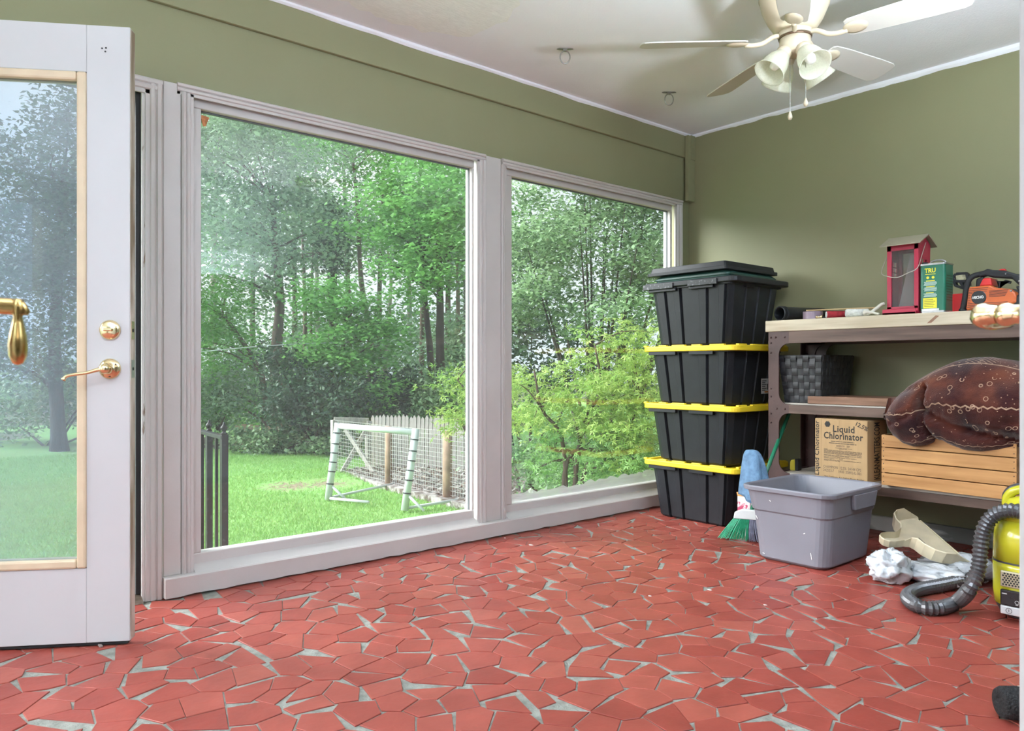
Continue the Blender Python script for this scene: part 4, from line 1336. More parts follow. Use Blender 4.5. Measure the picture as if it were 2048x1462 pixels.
mb.box((fx + .0003, -1.704, ZT + .024), (fx - .0002, -1.766, ZT + .074)).build('print_yellow', YP, cn)
mb = MB()
for k, zz in enumerate((.149, .144, .139, .134, .122, .117, .112, .107, .093, .088, .083, .079)):
    mb.box((fx + .0003, -1.705 - random.uniform(0, .006), ZT + zz), (fx - .0002, -1.768 + random.uniform(0, .008), ZT + zz + .0028))
mb.build('print_lines', GP, cn)
mb = MB()
for k in range(5):
    mb.box((fx - .0001, -1.709, ZT + .064 - k * .008), (fx - .0004, -1.760 + random.uniform(0, .012), ZT + .066 - k * .008))
for k in range(10):
    mb.box((-.435, ky1 - .0002, ZT + .06 + k * .013), (-.362, ky1 - .0007, ZT + .064 + k * .013))
mb.build('print_small', mat('dark_print', (.08, .10, .05), .6), cn)
MB().box((fx + .0004, -1.697, ZT + .012), (fx - .0001, -1.775, ZT + .022)).build('scuffed_bottom', mat('bare_tin', (.6, .62, .62), .35, .6, var=.2, scale=50), cn)

# ---- chainsaw
ORG = mat('orange_saw_plastic', (.55, .115, .025), .38, var=.06, scale=6)
REDP = mat('red_saw_plastic', (.58, .02, .02), .4, var=.05)
sw = thing('chainsaw', 'orange and black chainsaw lying at the right of the bench top', 'chainsaw', (-.36, -1.96, ZT))
def SP(zx, zy, x): return Vector((x, -1.853 - (zx - 1263) * .000324, ZT + .0025 + (1060 - zy) * .000352))
def slab(nm, pts, x0, x1, m, bev=.004, par=None):
    return MB().prism(pts, lambda a, b: SP(a, b, x0), lambda a, b: SP(a, b, x1)).build(nm, m, par or sw, bevel=bev)
body = slab('starter_cover', [(1350, 1045), (1385, 742), (1520, 735), (1660, 735), (1725, 772), (1900, 800), (1965, 845), (1985, 900), (1985, 985), (1925, 1000), (1880, 1045)], -.425, -.372, ORG, .008)
slab('engine_block', [(1330, 1062), (1340, 900), (1420, 760), (1900, 790), (2060, 860), (2080, 1062)], -.372, -.27, BLACKP, .006)
slab('fuel_cap_housing', [(1925, 995), (1990, 870), (2075, 880), (2080, 1055), (1940, 1060)], -.420, -.33, BLACKP, .008)
cc = SP(1520, 885, -.4255)
bdg = MB().lathe([(.031, 0), (.031, .002), (.029, .003)], 28, Matrix.Translation(cc) @ Matrix.Rotation(-PI / 2, 4, 'Y')).build('badge', mat('black_badge', (.015, .016, .018), .3), body)
put_text('badge_print', bdg, 'ECHO', .017, cc + Vector((-.0034, .016, -.006)), (0, -1, .03), (0, .18, 1), WHITEP, bold=.0008, width=.038)
mb = MB()
for k in range(3):
    mb.bar(cc + Vector((-.0036, .027 - k * .004, -.006)), cc + Vector((-.0036, .024 - k * .004, .005)), .0018, .0005, up=(1, 0, 0))
mb.build('badge_bars', WHITEP, bdg)
mb = MB()
def slot(z_, a, b): mb.bar(SP(a, z_, -.4252), SP(b, z_, -.4252), .0006, .0026, up=(0, 0, 1))
for k in range(12):
    zz = 765 + k * 22
    slot(zz, 1392 - k * 2, (1420 if 3 < k < 9 else 1440) - k)
for k in range(3): slot(765 + k * 22, 1440, 1640 - k * 10)
for k in range(6): slot(810 + k * 15, 1650, 1890 - k * 8)
for k in range(4): slot(965 + k * 20, 1390 + k * 4, 1880)
mb.build('vent_slots', mat('dark_vent', (.05, .02, .015), .6), body)
MB().ball(SP(1920, 828, -.4255), .005, 10, 6).build('screw', STEEL, body, smooth=True)
# top handle sweeping to the rear grip
hp = spline([SP(1285, 1040, -.40), SP(1318, 900, -.405), SP(1335, 740, -.40), SP(1355, 650, -.395), SP(1400, 588, -.38), SP(1480, 560, -.36), SP(1560, 545, -.345)], 5)
MB().tube(hp, .013, 10).build('front_handle', RUBBER, sw, smooth=True)
MB().ball(SP(1285, 1042, -.40), .017, 10, 6, (1, 1, .9)).build('handle_foot', RUBBER, sw, smooth=True)
slab('top_handle', [(1440, 560), (1570, 498), (1640, 520), (1800, 545), (1930, 598), (2010, 612), (2080, 640), (2080, 760), (1990, 770), (1880, 655), (1760, 640), (1640, 622), (1560, 590), (1470, 610)], -.375, -.335, BLACKP, .008)
slab('rear_grip', [(1980, 620), (2130, 660), (2150, 900), (1985, 860), (1930, 760), (1975, 760)], -.378, -.332, BLACKP, .008)
slab('throttle_trigger', [(1665, 655), (1712, 700), (1705, 765), (1735, 765), (1740, 705), (1800, 668), (1860, 690), (1850, 712), (1800, 700), (1745, 690), (1712, 672)], -.366, -.352, BLACKP, .002)
slab('throttle_lock', [(1700, 528), (1740, 515), (1790, 515), (1805, 550)], -.362, -.348, REDP, .003)
slab('air_filter_cover', [(1490, 730), (1540, 630), (1640, 625), (1660, 735)], -.395, -.30, REDP, .006)
slab('carburettor', [(1420, 735), (1430, 620), (1520, 600), (1520, 735)], -.37, -.31, BLACKP, .006)
gd = MB()
for a, b in (((1100, 570), (1145, 525)), ((1145, 525), (1285, 530)), ((1285, 530), (1300, 600)), ((1300, 600), (1310, 700)), ((1100, 570), (1140, 640)), ((1130, 625), (1300, 640)), ((1140, 690), (1280, 745)), ((1200, 640), (1260, 740)), ((1260, 740), (1300, 790)), ((1110, 620), (1140, 695))):
    gd.bar(SP(*a, -.34), SP(*b, -.34), .012, .030, up=(1, 0, 0))
go = gd.build('hand_guard', BLACKP, sw, bevel=.002)
MB().prism([(1140, 550), (1280, 540), (1290, 610), (1150, 615)], lambda a, b: SP(a, b, -.352), lambda a, b: SP(a, b, -.348)).build('guard_label', mat('worn_label', (.34, .32, .20), .6, var=.5, scale=40), go)
slab('bar_cover', [(1040, 1062), (1050, 800), (1260, 800), (1330, 860), (1330, 1062)], -.36, -.30, REDP, .006)
slab('chain_brake', [(1235, 830), (1290, 805), (1290, 900), (1240, 890)], -.372, -.36, REDP, .003)
for q in ((1812, 592), (1975, 697)):
    MB().ball(SP(*q, -.377), .004, 8, 6).build('screw', STEEL, sw, smooth=True)

# ---- white plastic bag
def fbm(p, s):
    from mathutils import noise
    return noise.fractal(Vector(p) * s, 1.0, 2.0, 4)
BAGM = mat('white_polythene', (.60, .63, .67), .25, var=.10, scale=22, spec=.6, bump=.5, bscale=38)
def bag():
    bb = thing('plastic_bag', 'crumpled white plastic bag lying on the floor under the dustpan', 'bag', (-.95, -1.88, 0))
    from mathutils import noise
    def blob(c, r, nm, seed, am):
        V, Fc = [], []
        NA, NB = 64, 34
        for j in range(NB + 1):
            th = PI * j / NB
            for k in range(NA):
                a = 2 * PI * k / NA
                d = Vector((math.sin(th) * math.cos(a), math.sin(th) * math.sin(a), math.cos(th)))
                q = d * 2.3 + Vector((seed, 0, 0))
                w_ = 1 + am * (noise.noise(q * .9) * .9) - am * .55 * (abs(noise.noise(q * 2.3))) - am * .22 * abs(noise.noise(q * 6))
                p = Vector((c[0] + d.x * r[0] * w_, c[1] + d.y * r[1] * w_, c[2] + d.z * r[2] * w_))
                p.z = max(p.z, .002 + .001 * abs(noise.noise(q * 3)))
                V.append(p)
        for j in range(NB):
            for k in range(NA):
                b = (k + 1) % NA
                Fc.append((j * NA + k, j * NA + b, (j + 1) * NA + b, (j + 1) * NA + k))
        MB().add(V, Fc).build(nm, BAGM, bb, smooth=True)
    blob((-1.02, -1.785, .062), (.095, .085, .075), 'knotted_end', 3.1, .45)
    blob((-.88, -1.90, .034), (.11, .15, .046), 'bag_body', 7.7, .35)
    blob((-.70, -1.95, .04), (.13, .15, .060), 'bag_tail', 5.2, .40)
bag()

# ---- dustpan
PAN = mat('beige_dustpan_plastic', (.66, .58, .41), .45, var=.12, scale=9)
dp_y = (RGT * .95 + FWD * .20).normalized()
dp_z = Vector((0, 0, .90)) - FWD * .40
dp_z = (dp_z - dp_y * dp_z.dot(dp_y)).normalized()
dp_x = dp_y.cross(dp_z)
dp_rot = Matrix((dp_x, dp_y, dp_z)).transposed().to_euler()
dp_loc = at(1884, 1080, 3.40)
dp = thing('dustpan', 'beige plastic dustpan resting on the white bag', 'dustpan', dp_loc, rot=dp_rot)
half = [(.165, 0), (.168, -.09), (.160, -.130), (.135, -.165), (.095, -.185), (.055, -.190), (.036, -.200), (.030, -.225), (.034, -.270), (.030, -.300), (.016, -.318), (0, -.322)]
outl = half + [(-a, b) for a, b in half[-2::-1]]
def wall_h(a, b):
    return .010 + .052 * min(1, max(0, -b / .07)) - (.026 * min(1, max(0, (-b - .19) / .03)))
nO = len(outl)
V = [(a * .93, b * .97 - .004, .002) for a, b in outl] + [(a, b, wall_h(a, b)) for a, b in outl] + [(a * 1.03, b * 1.012, wall_h(a, b) - .004) for a, b in outl] + [(a * .96, b * .985, -.002) for a, b in outl]
Fc = [tuple(range(nO - 1, -1, -1)), tuple(range(3 * nO, 4 * nO))]
for i in range(nO - 1):
    for q in range(3):
        Fc.append((q * nO + i, q * nO + i + 1, (q + 1) * nO + i + 1, (q + 1) * nO + i))
Fc.append((0, nO - 1, 4 * nO - 1, 3 * nO)); 
for q in range(3):
    pass
MB().add(V, Fc).build('pan', PAN, dp, local=True, smooth=False, bevel=.002)
MB().box((-.150, .0, -.002), (.150, .006, .003)).build('lip', PAN, dp, local=True, bevel=.001)
mb = MB()
for k in range(5):
    mb.box((-.02 + k * .002, -.105 - k * .009, .0032), (.030 - k * .003, -.109 - k * .009, .0038))
mb.build('print', mat('faded_print', (.16, .14, .10), .6), dp, local=True)

# ---- vacuum cleaner
LIME = mat('lime_yellow_plastic', (.52, .50, .025), .22, var=.05, scale=5, coat=.3)
VGREY = mat('dark_grey_plastic', (.05, .05, .055), .4, var=.1)
vc = thing('vacuum_cleaner', 'lime yellow canister vacuum with ribbed hose at the right edge', 'vacuum cleaner', (-1.10, -2.36, 0))
def vsec(z, wy, wx, cx=-1.10, n=26, e=3.0):
    out = []
    for k in range(n):
        a = 2 * PI * k / n
        c, s = math.cos(a), math.sin(a)
        out.append(Vector((cx + wx * math.copysign(abs(c) ** (2 / e), c), -2.36 + wy * math.copysign(abs(s) ** (2 / e), s), z)))
    return out
MB().loft([vsec(.004, .10, .075), vsec(.018, .128, .10), vsec(.050, .142, .112), vsec(.075, .146, .116)]).build('lower_shell', VGREY, vc, smooth=True)
MB().loft([vsec(.055, .1455, .1165), vsec(.10, .149, .122), vsec(.19, .150, .125), vsec(.21, .150, .126)]).build('rear_panel', LIME, vc, smooth=True)
MB().loft([vsec(.212, .1495, .1255), vsec(.30, .147, .123), vsec(.36, .140, .116)]).build('body_shell', LIME, vc, smooth=True)
MB().loft([vsec(.362, .139, .115), vsec(.40, .128, .104), vsec(.435, .10, .080), vsec(.448, .06, .05)]).build('top_shell', LIME, vc, smooth=True)
MB().loft([vsec(.2085, .1512, .1272), vsec(.2145, .1512, .1272)]).build('seam', VGREY, vc)
hb = spline([(-1.10, -2.245, .405), (-1.105, -2.25, .435), (-1.11, -2.275, .462), (-1.11, -2.33, .478), (-1.11, -2.40, .478), (-1.105, -2.455, .455), (-1.10, -2.475, .41)], 6)
MB().tube(hb, .017, 12).build('carry_handle', LIME, vc, smooth=True)
MB().tube([p + Vector((.004, .006, .010)) for p in hb], .012, 10).build('handle_trim', VGREY, vc, smooth=True)
# grille and controls on the room side (-x)
def VF(y, z, o=0): return Vector((-1.2265 - o, y, z))
gr = MB().box((-1.232, -2.262, .128), (-1.222, -2.44, .186)).build('grille_frame', mat('champagne_metal', (.60, .56, .40), .3, .6), vc, bevel=.004)
MB().box((-1.2335, -2.267, .133), (-1.2315, -2.435, .181)).build('grille', mat('grille_holes', (.42, .38, .26), .35, .5), gr)
hl = MB()
for r_ in range(6):
    for k in range(17):
        y = -2.272 - k * .0098 - (.0049 if r_ % 2 else 0)
        hl.lathe([(.0036, 0), (.0036, .0006)], 6, Matrix.Translation((-1.2335, y, .138 + r_ * .0078)) @ Matrix.Rotation(-PI / 2, 4, 'Y'))
hl.build('holes', RUBBER, gr)
pn = MB().box((-1.2325, -2.262, .062), (-1.218, -2.44, .118)).build('control_panel', mat('gloss_black', (.014, .014, .016), .2), vc, bevel=.004)
pd = MB().box((-1.232, -2.262, .030), (-1.205, -2.44, .061)).build('power_pedal', mat('silver_plastic', (.50, .52, .53), .35, .2), vc, bevel=.004)
mk = MB()
cpt = VF(-2.290, .045, .006)
mk.lathe([(.0085, 0), (.0100, 0), (.0100, .0006), (.0085, .0006), (.0085, 0)], 20, Matrix.Translation(cpt) @ Matrix.Rotation(-PI / 2, 4, 'Y'), cap=False)
mk.box(cpt + Vector((-.0008, -.0008, -.004)), cpt + Vector((0, .0008, .005)))
mk.build('power_symbol', VGREY, pd)
ic = MB()
for yy in (-2.315, -2.342):
    q = Vector((-1.2328, yy, .080))
    ic.lathe([(.0055, 0), (.0068, 0), (.0068, .0006), (.0055, .0006), (.0055, 0)], 12, Matrix.Translation(q) @ Matrix.Rotation(-PI / 2, 4, 'Y'), cap=False)
    ic.box(q + Vector((-.0007, -.004, -.010)), q + Vector((0, .004, -.008)))
ic.box((-1.2335, -2.268, .103), (-1.2325, -2.284, .106))
ic.build('panel_icons', mat('pale_icon', (.5, .5, .5), .5), pn)
# hose
def gp(px, py, z):
    d = FWD + RGT * ((px - PX0) / FPX) - Vector((0, 0, 1)) * ((py - PY0) / FPX)
    t_ = (z - CAM.z) / d.z
    return CAM + d * t_
def xp(px, py, x):
    d = FWD + RGT * ((px - PX0) / FPX) - Vector((0, 0, 1)) * ((py - PY0) / FPX)
    return CAM + d * ((x - CAM.x) / d.x)
HR = .0275
hpts = [xp(2000, 1137, -1.04), gp(1975, 1148, .05), gp(1930, 1160, .035), gp(1880, 1171, HR), gp(1835, 1180, HR), gp(1815, 1194, HR), gp(1835, 1212, HR), gp(1875, 1216, HR), gp(1912, 1205, HR + .004),
        xp(1938, 1180, -1.30), xp(1956, 1140, -1.27), xp(1961, 1095, -1.25), xp(1968, 1058, -1.235), xp(1985, 1033, -1.23), xp(2010, 1022, -1.235), xp(2045, 1026, -1.245), xp(2075, 1060, -1.25), (-1.235, -2.42, .24)]
hs = spline(hpts, 24)
# resample at the rib pitch
acc, out_, pitch = 0.0, [hs[0]], .0082
for a, b in zip(hs, hs[1:]):
    seg_ = (b - a).length
    while seg_ > 0 and acc + seg_ >= pitch:
        a = a.lerp(b, (pitch - acc) / seg_)
        out_.append(a.copy()); seg_ = (b - a).length; acc = 0
    acc += seg_
MB().tube(out_, [HR if k % 2 else HR - .0060 for k in range(len(out_))], 14).build('hose', mat('silver_grey_hose', (.10, .10, .105), .30, .4, var=.1), vc, smooth=False)
MB().tube([(-1.233, -2.40, .255), (-1.22, -2.425, .235), (-1.20, -2.44, .22)], .033, 12).build('hose_cuff', VGREY, vc, smooth=True)

# ---- brush head at the bottom right corner
bh = thing('brush_head', 'black brush roller lying on the floor at the lower right', 'brush', (-2.08, -2.56, 0))
p0, p1 = Vector((-2.095, -2.515, .043)), Vector((-1.965, -2.645, .043))
Mx = Matrix.Translation(p0) @ (p1 - p0).normalized().to_track_quat('Z', 'Y').to_matrix().to_4x4()
MB().lathe([(.012, .004), (.016, 0), (.036, .002), (.041, .012), (.042, .050), (.040, .058)], 24, Mx).build('bristle_end', mat('black_bristle', (.014, .014, .015), .9, var=.5, scale=90, bump=1.0, bscale=140), bh, smooth=True)
MB().lathe([(.0415, .058), (.0425, .059), (.0425, .065), (.0415, .066)], 24, Mx).build('band', mat('pale_band', (.45, .42, .38), .5), bh, smooth=True)
MB().lathe([(.041, .066), (.040, .18), (.03, .185)], 24, Mx).build('roller', VGREY, bh, smooth=True)
MB().tube(spline([(-1.985, -2.60, .07), (-1.93, -2.66, .125), (-1.86, -2.76, .20)], 5), .030, 12).build('neck', mat('mid_grey_plastic', (.16, .17, .17), .4), bh, smooth=True)
MB().tube([(-1.935, -2.632, .125), (-1.915, -2.70, .150)], .020, 10).build('release_tab', REDP, bh, smooth=True)

# ---- ceiling fan ------------------------------------------------------
FANW = mat('off_white_fan', (.60, .585, .54), .4, var=.02)
FANC = mat('cream_fan_metal', (.56, .48, .35), .35, var=.06, scale=6)
FROST = bpy.data.materials.new('frosted_lamp_glass')
FROST.use_nodes = True
fb_ = FROST.node_tree.nodes['Principled BSDF']
fb_.inputs['Base Color'].default_value = (.86, .86, .74, 1)
fb_.inputs['Roughness'].default_value = .35
fb_.inputs['Transmission Weight'].default_value = .0
tl_ = FROST.node_tree.nodes.new('ShaderNodeBsdfTranslucent'); tl_.inputs['Color'].default_value = (.88, .88, .76, 1)
tr_ = FROST.node_tree.nodes.new('ShaderNodeBsdfTransparent')
m1 = FROST.node_tree.nodes.new('ShaderNodeMixShader'); m1.inputs[0].default_value = .45
m2 = FROST.node_tree.nodes.new('ShaderNodeMixShader')
nf = FROST.node_tree.nodes.new('ShaderNodeTexNoise'); nf.inputs['Scale'].default_value = 22
mrf = FROST.node_tree.nodes.new('ShaderNodeMapRange'); mrf.inputs['To Min'].default_value = .15; mrf.inputs['To Max'].default_value = .4
lk = FROST.node_tree.links
lk.new(nf.outputs['Fac'], mrf.inputs['Value']); lk.new(mrf.outputs[0], m2.inputs[0])
lk.new(fb_.outputs[0], m1.inputs[1]); lk.new(tl_.outputs[0], m1.inputs[2])
lk.new(m1.outputs[0], m2.inputs[1]); lk.new(tr_.outputs[0], m2.inputs[2])
lk.new(m2.outputs[0], FROST.node_tree.nodes['Material Output'].inputs['Surface'])

FX, FY = -1.437, -1.583
fan = thing('ceiling_fan', 'white five-blade ceiling fan with four frosted glass lamps', 'ceiling fan', (FX, FY, CEIL_Z))
T_ = lambda z: Matrix.Translation((FX, FY, z))
MB().lathe([(.135, 2.526), (.142, 2.50), (.142, 2.445), (.132, 2.40), (.108, 2.345), (.088, 2.315), (.080, 2.30)], 32, T_(0)).build('motor_housing', FANC, fan, smooth=True)
MB().lathe([(.143, 2.452), (.1445, 2.447), (.143, 2.442)], 32, T_(0), cap=False).build('housing_band', FANC, fan, smooth=True)
MB().lathe([(.068, 2.302), (.068, 2.282)], 28, T_(0)).build('rotor_hub', FANC, fan, smooth=False)
MB().lathe([(.062, 2.281), (.0655, 2.279), (.0655, 2.274), (.062, 2.272)], 32, T_(0), cap=False).build('dark_ring', mat('dark_bronze_ring', (.12, .07, .04), .4, .5), fan, smooth=True)
MB().lathe([(.062, 2.278), (.062, 2.235), (.056, 2.215), (.042, 2.205), (.02, 2.200), (.001, 2.199)], 28, T_(0)).build('switch_housing', FANC, fan, smooth=True)
for k in range(5):
    a = math.radians(-152 + 72 * k)
    M0 = T_(2.262) @ Matrix.Rotation(a, 4, 'Z')
    Mb = M0 @ Matrix.Rotation(math.radians(-14), 4, 'X')
    out2 = [(.20, -.042), (.215, -.052), (.30, -.060), (.50, -.068), (.600, -.069), (.622, -.060), (.632, -.040), (.635, 0), (.632, .040), (.622, .060), (.600, .069), (.50, .068), (.30, .060), (.215, .052), (.20, .042)]
    bl = MB().prism(out2, lambda x, y: Mb @ Vector((x, y, -.003)), lambda x, y: Mb @ Vector((x, y, .003))).build('blade', FANW, fan, bevel=.002)
    ir = MB()
    ir.tube(spline([M0 @ Vector((.055, 0, .028)), M0 @ Vector((.09, 0, .020)), M0 @ Vector((.13, 0, -.004)), M0 @ Vector((.17, 0, -.012)), M0 @ Vector((.205, 0, -.010))], 4), .010, 8)
    ir.lathe([(.001, -.014), (.020, -.014), (.034, -.010), (.036, -.004)], 18, Mb @ Matrix.Translation((.235, 0, 0)) @ Matrix.Diagonal((1.3, 1, 1, 1)), cap=False)
    ir.build('blade_iron', FANC, bl, smooth=True)
for k in range(4):
    a = math.radians(-152 + 38 + 90 * k)
    ci = Vector((FX + .045 * math.cos(a), FY + .045 * math.sin(a), 2.218))
    dirv = Vector((math.cos(a) * .62, math.sin(a) * .62, -.78)).normalized()
    Ms = Matrix.Translation(ci) @ dirv.to_track_quat('Z', 'Y').to_matrix().to_4x4()
    MB().lathe([(.018, -.01), (.030, 0), (.032, .018), (.030, .028)], 20, Ms).build('lamp_socket', FANC, fan, smooth=True)
    sh_ = MB().lathe([(.030, .022), (.034, .032), (.046, .055), (.052, .080), (.054, .100), (.062, .120), (.066, .128), (.0635, .128), (.0595, .120), (.0515, .100), (.0495, .080), (.0435, .056), (.031, .034)], 28, Ms, cap=False).build('lamp_shade', FROST, fan, smooth=True)
    MB().lathe([(.012, .02), (.013, .04), (.020, .065), (.022, .080), (.016, .098), (.001, .104)], 16, Ms).build('bulb', mat('bulb_glass', (.85, .85, .80), .2), sh_, smooth=True)
for dx, dy, zt, ze, m in ((-.040, .000, 2.205, 1.962, STEEL), (-.010, -.052, 2.270, 2.010, STEEL)):
    ch = MB().tube([(FX + dx, FY + dy, zt), (FX + dx, FY + dy, ze)], .0012, 5).build('pull_chain', mat('chain_steel', (.30, .29, .26), .4, .6), fan)
    MB().lathe([(.001, .030), (.004, .026), (.009, .010), (.0095, .004), (.006, -.004), (.001, -.006)], 12, Matrix.Translation((FX + dx, FY + dy, ze - .026))).build('pull_knob', FANC, ch, smooth=True)

# ---- ring hooks in the ceiling
for (x, y), lb in (((-1.671, -.471), 'steel ring hook screwed to the ceiling, the one nearer the camera'), ((-.787, -.437), 'steel ring hook screwed to the ceiling, the one nearer the corner')):
    hk = thing('ceiling_hook', lb, 'hook', (x, y, CEIL_Z), group='ring hooks in the ceiling')
    a = math.radians(-40)
    ux, uy = Vector((math.cos(a), math.sin(a), 0)), Vector((-math.sin(a), math.cos(a), 0))
    c = Vector((x, y, CEIL_Z))
    MB().prism([(-.042, 0), (-.030, .010), (-.012, .010), (-.012, .012), (.012, .012), (.012, .010), (.030, .010), (.042, 0), (.030, -.010), (-.030, -.010)], lambda p, q: c + ux * p + uy * q, lambda p, q: c + ux * p + uy * q + Vector((0, 0, -.003))).build('plate', STEEL, hk)
    MB().prism([(-.012, 0), (-.008, -.013), (.008, -.013), (.012, 0)], lambda p, q: c + ux * p + uy * .008 + Vector((0, 0, q)), lambda p, q: c + ux * p - uy * .008 + Vector((0, 0, q))).build('clip', STEEL, hk)
    rp2 = [c + Vector((0, 0, -.043)) + (ux * math.sin(2 * PI * k / 20) * .025 + Vector((0, 0, 1)) * math.cos(2 * PI * k / 20) * .033) for k in range(21)]
    MB().tube(rp2, .0032, 8, caps=False).build('ring', STEEL, hk, smooth=True)

# ---- a pencil-like splinter by the door and a few crumbs
t = MB().bar(gp(182, 1274, .005), gp(203, 1293, .003), .009, .006).build('wood_splinter', mat('dusty_wood', (.30, .25, .23), .7), bevel=.001)
tag(t, 'short grey wood splinter on the tiles under the open door', 'splinter')
crumb_m = mat('white_paint_flake', (.80, .78, .74), .6)
for lb, px, py, s in (('tiny white paint flake on the tiles by the middle window post', 1010, 1076, 5), ('small white paint chip on the tiles in front of the second window', 1062, 1090, 8),
                      ('white plaster crumb on the tiles midway to the grey tub', 1420, 1180, 5), ('white crumb on the tiles left of the grey tub', 1300, 1192, 4), ('white crumb on the tiles right in front of the grey tub', 1530, 1210, 4)):
    p = gp(px, py, .001)
    s *= .0011
    pts = [(p.x + s * (1 + random.uniform(-.4, .4)) * math.cos(a), p.y + s * 1.6 * (1 + random.uniform(-.4, .4)) * math.sin(a)) for a in [2 * PI * q / 6 for q in range(6)]]
    o = MB().prism(pts, lambda a, b: (a, b, .0006), lambda a, b: (a, b, .0022)).build('paint_flake', crumb_m)
    tag(o, lb, 'flake', 'paint flakes on the floor')

# ---- two made-up floor lamps, out of view, that hold the added uplights
for (x, y), lb in zip(FILL_LAMPS, ('added unseen floor lamp with upturned bowl to brighten the ceiling, at right', 'added unseen floor lamp with upturned bowl to brighten the ceiling, at left')):
    fl = thing('added_uplight_stand', lb, 'floor lamp', (x, y, 0), group='added floor lamps out of view by the back wall')
    MB().lathe([(.14, 0), (.14, .012), (.05, .025), (.014, .03)], 24, Matrix.Translation((x, y, 0))).build('base', VGREY, fl, smooth=True)
    MB().tube([(x, y, .02), (x, y, 1.54)], .012, 10).build('pole', VGREY, fl, smooth=True)
    MB().lathe([(.012, 1.53), (.04, 1.535), (.09, 1.56), (.14, 1.61), (.165, 1.655), (.161, 1.655), (.136, 1.615), (.086, 1.566), (.04, 1.541), (.001, 1.538)], 28, Matrix.Translation((x, y, 0)), cap=False).build('bowl', VGREY, fl, smooth=True)

# ================================================================== outdoors
GZ = -.90                                   # level of the lawn
gm = bpy.data.materials.new('lawn')
gm.use_nodes = True
n_, l_ = gm.node_tree.nodes, gm.node_tree.links
b_ = n_['Principled BSDF']; b_.inputs['Roughness'].default_value = .9; b_.inputs['Specular IOR Level'].default_value = .1
tc_ = n_.new('ShaderNodeTexCoord')
nz1 = n_.new('ShaderNodeTexNoise'); nz1.inputs['Scale'].default_value = .9; nz1.inputs['Detail'].default_value = 8
nz2 = n_.new('ShaderNodeTexNoise'); nz2.inputs['Scale'].default_value = 14; nz2.inputs['Detail'].default_value = 6
l_.new(tc_.outputs['Object'], nz1.inputs['Vector']); l_.new(tc_.outputs['Object'], nz2.inputs['Vector'])
r1 = n_.new('ShaderNodeValToRGB')
r1.color_ramp.elements[0].position = .32; r1.color_ramp.elements[0].color = (.23, .38, .11, 1)
r1.color_ramp.elements[1].position = .62; r1.color_ramp.elements[1].color = (.27, .52, .16, 1)
ad = n_.new('ShaderNodeMath'); ad.operation = 'MULTIPLY_ADD'; ad.inputs[1].default_value = .45
l_.new(nz2.outputs['Fac'], ad.inputs[0])
ml = n_.new('ShaderNodeMath'); ml.operation = 'MULTIPLY'; ml.inputs[1].default_value = .55
l_.new(nz1.outputs['Fac'], ml.inputs[0]); l_.new(ml.outputs[0], ad.inputs[2])
l_.new(ad.outputs[0], r1.inputs['Fac'])
# bare earth scuffed in front of the goal
px_, py_ = W(585, 1505 * 1.82 / 238)
px2_, py2_ = W(655, 1505 * 1.82 / 233)
def spot(cx_, cy_, r_):
    mp = n_.new('ShaderNodeVectorMath'); mp.operation = 'DISTANCE'; mp.inputs[1].default_value = (cx_, cy_, 0)
    sp = n_.new('ShaderNodeVectorMath'); sp.operation = 'MULTIPLY'; sp.inputs[1].default_value = (1, 1, 0)
    l_.new(tc_.outputs['Object'], sp.inputs[0]); l_.new(sp.outputs[0], mp.inputs[0])
    a = n_.new('ShaderNodeMath'); a.operation = 'MULTIPLY_ADD'; a.inputs[1].default_value = 1.5; l_.new(nz2.outputs['Fac'], a.inputs[0]); l_.new(mp.outputs['Value'], a.inputs[2])
    m = n_.new('ShaderNodeMapRange'); m.inputs['From Min'].default_value = r_ + .75; m.inputs['From Max'].default_value = r_ + .45; l_.new(a.outputs[0], m.inputs['Value'])
    return m.outputs[0]
mxs = n_.new('ShaderNodeMath'); mxs.operation = 'MAXIMUM'
l_.new(spot(px_, py_, .45), mxs.inputs[0]); l_.new(spot(px2_, py2_, .40), mxs.inputs[1])
mx_ = n_.new('ShaderNodeMix'); mx_.data_type = 'RGBA'
l_.new(mxs.outputs[0], mx_.inputs[0]); l_.new(r1.outputs['Color'], mx_.inputs[6]); mx_.inputs[7].default_value = (.30, .25, .17, 1)
l_.new(mx_.outputs[2], b_.inputs['Base Color'])
bu_ = n_.new('ShaderNodeBump'); bu_.inputs['Strength'].default_value = .8; bu_.inputs['Distance'].default_value = .05
l_.new(nz2.outputs['Fac'], bu_.inputs['Height']); l_.new(bu_.outputs['Normal'], b_.inputs['Normal'])

def hump(x, y):
    return .05 * math.sin(x * .7) * math.cos(y * .6)
V, Fc = [], []
NX_, NY_ = 50, 50
for i in range(NX_ + 1):
    for j in range(NY_ + 1):
        x, y = -16 + 40 * i / NX_, .14 + 24 * j / NY_
        V.append((x, y, GZ + hump(x, y) * min(1, y / 3)))
for i in range(NX_):
    for j in range(NY_):
        a = i * (NY_ + 1) + j
        Fc.append((a, a + NY_ + 1, a + NY_ + 2, a + 1))
lawn = MB().add(V, Fc).build('lawn', gm, smooth=True)
tag(lawn, 'green lawn of the back yard outside the windows', 'lawn', kind='structure')
FORF = mat('forest_floor', (.10, .085, .06), .95, var=.4, scale=1.2, c2=(.16, .20, .09))
fo = MB().box((-40, 14.5, GZ - .6), (60, 90, GZ - .03)).box((-60, -30, -1.6), (60, 90, GZ - .25)).build('forest_floor', FORF)
tag(fo, 'leaf covered ground under the trees beyond the lawn', 'ground', kind='structure')

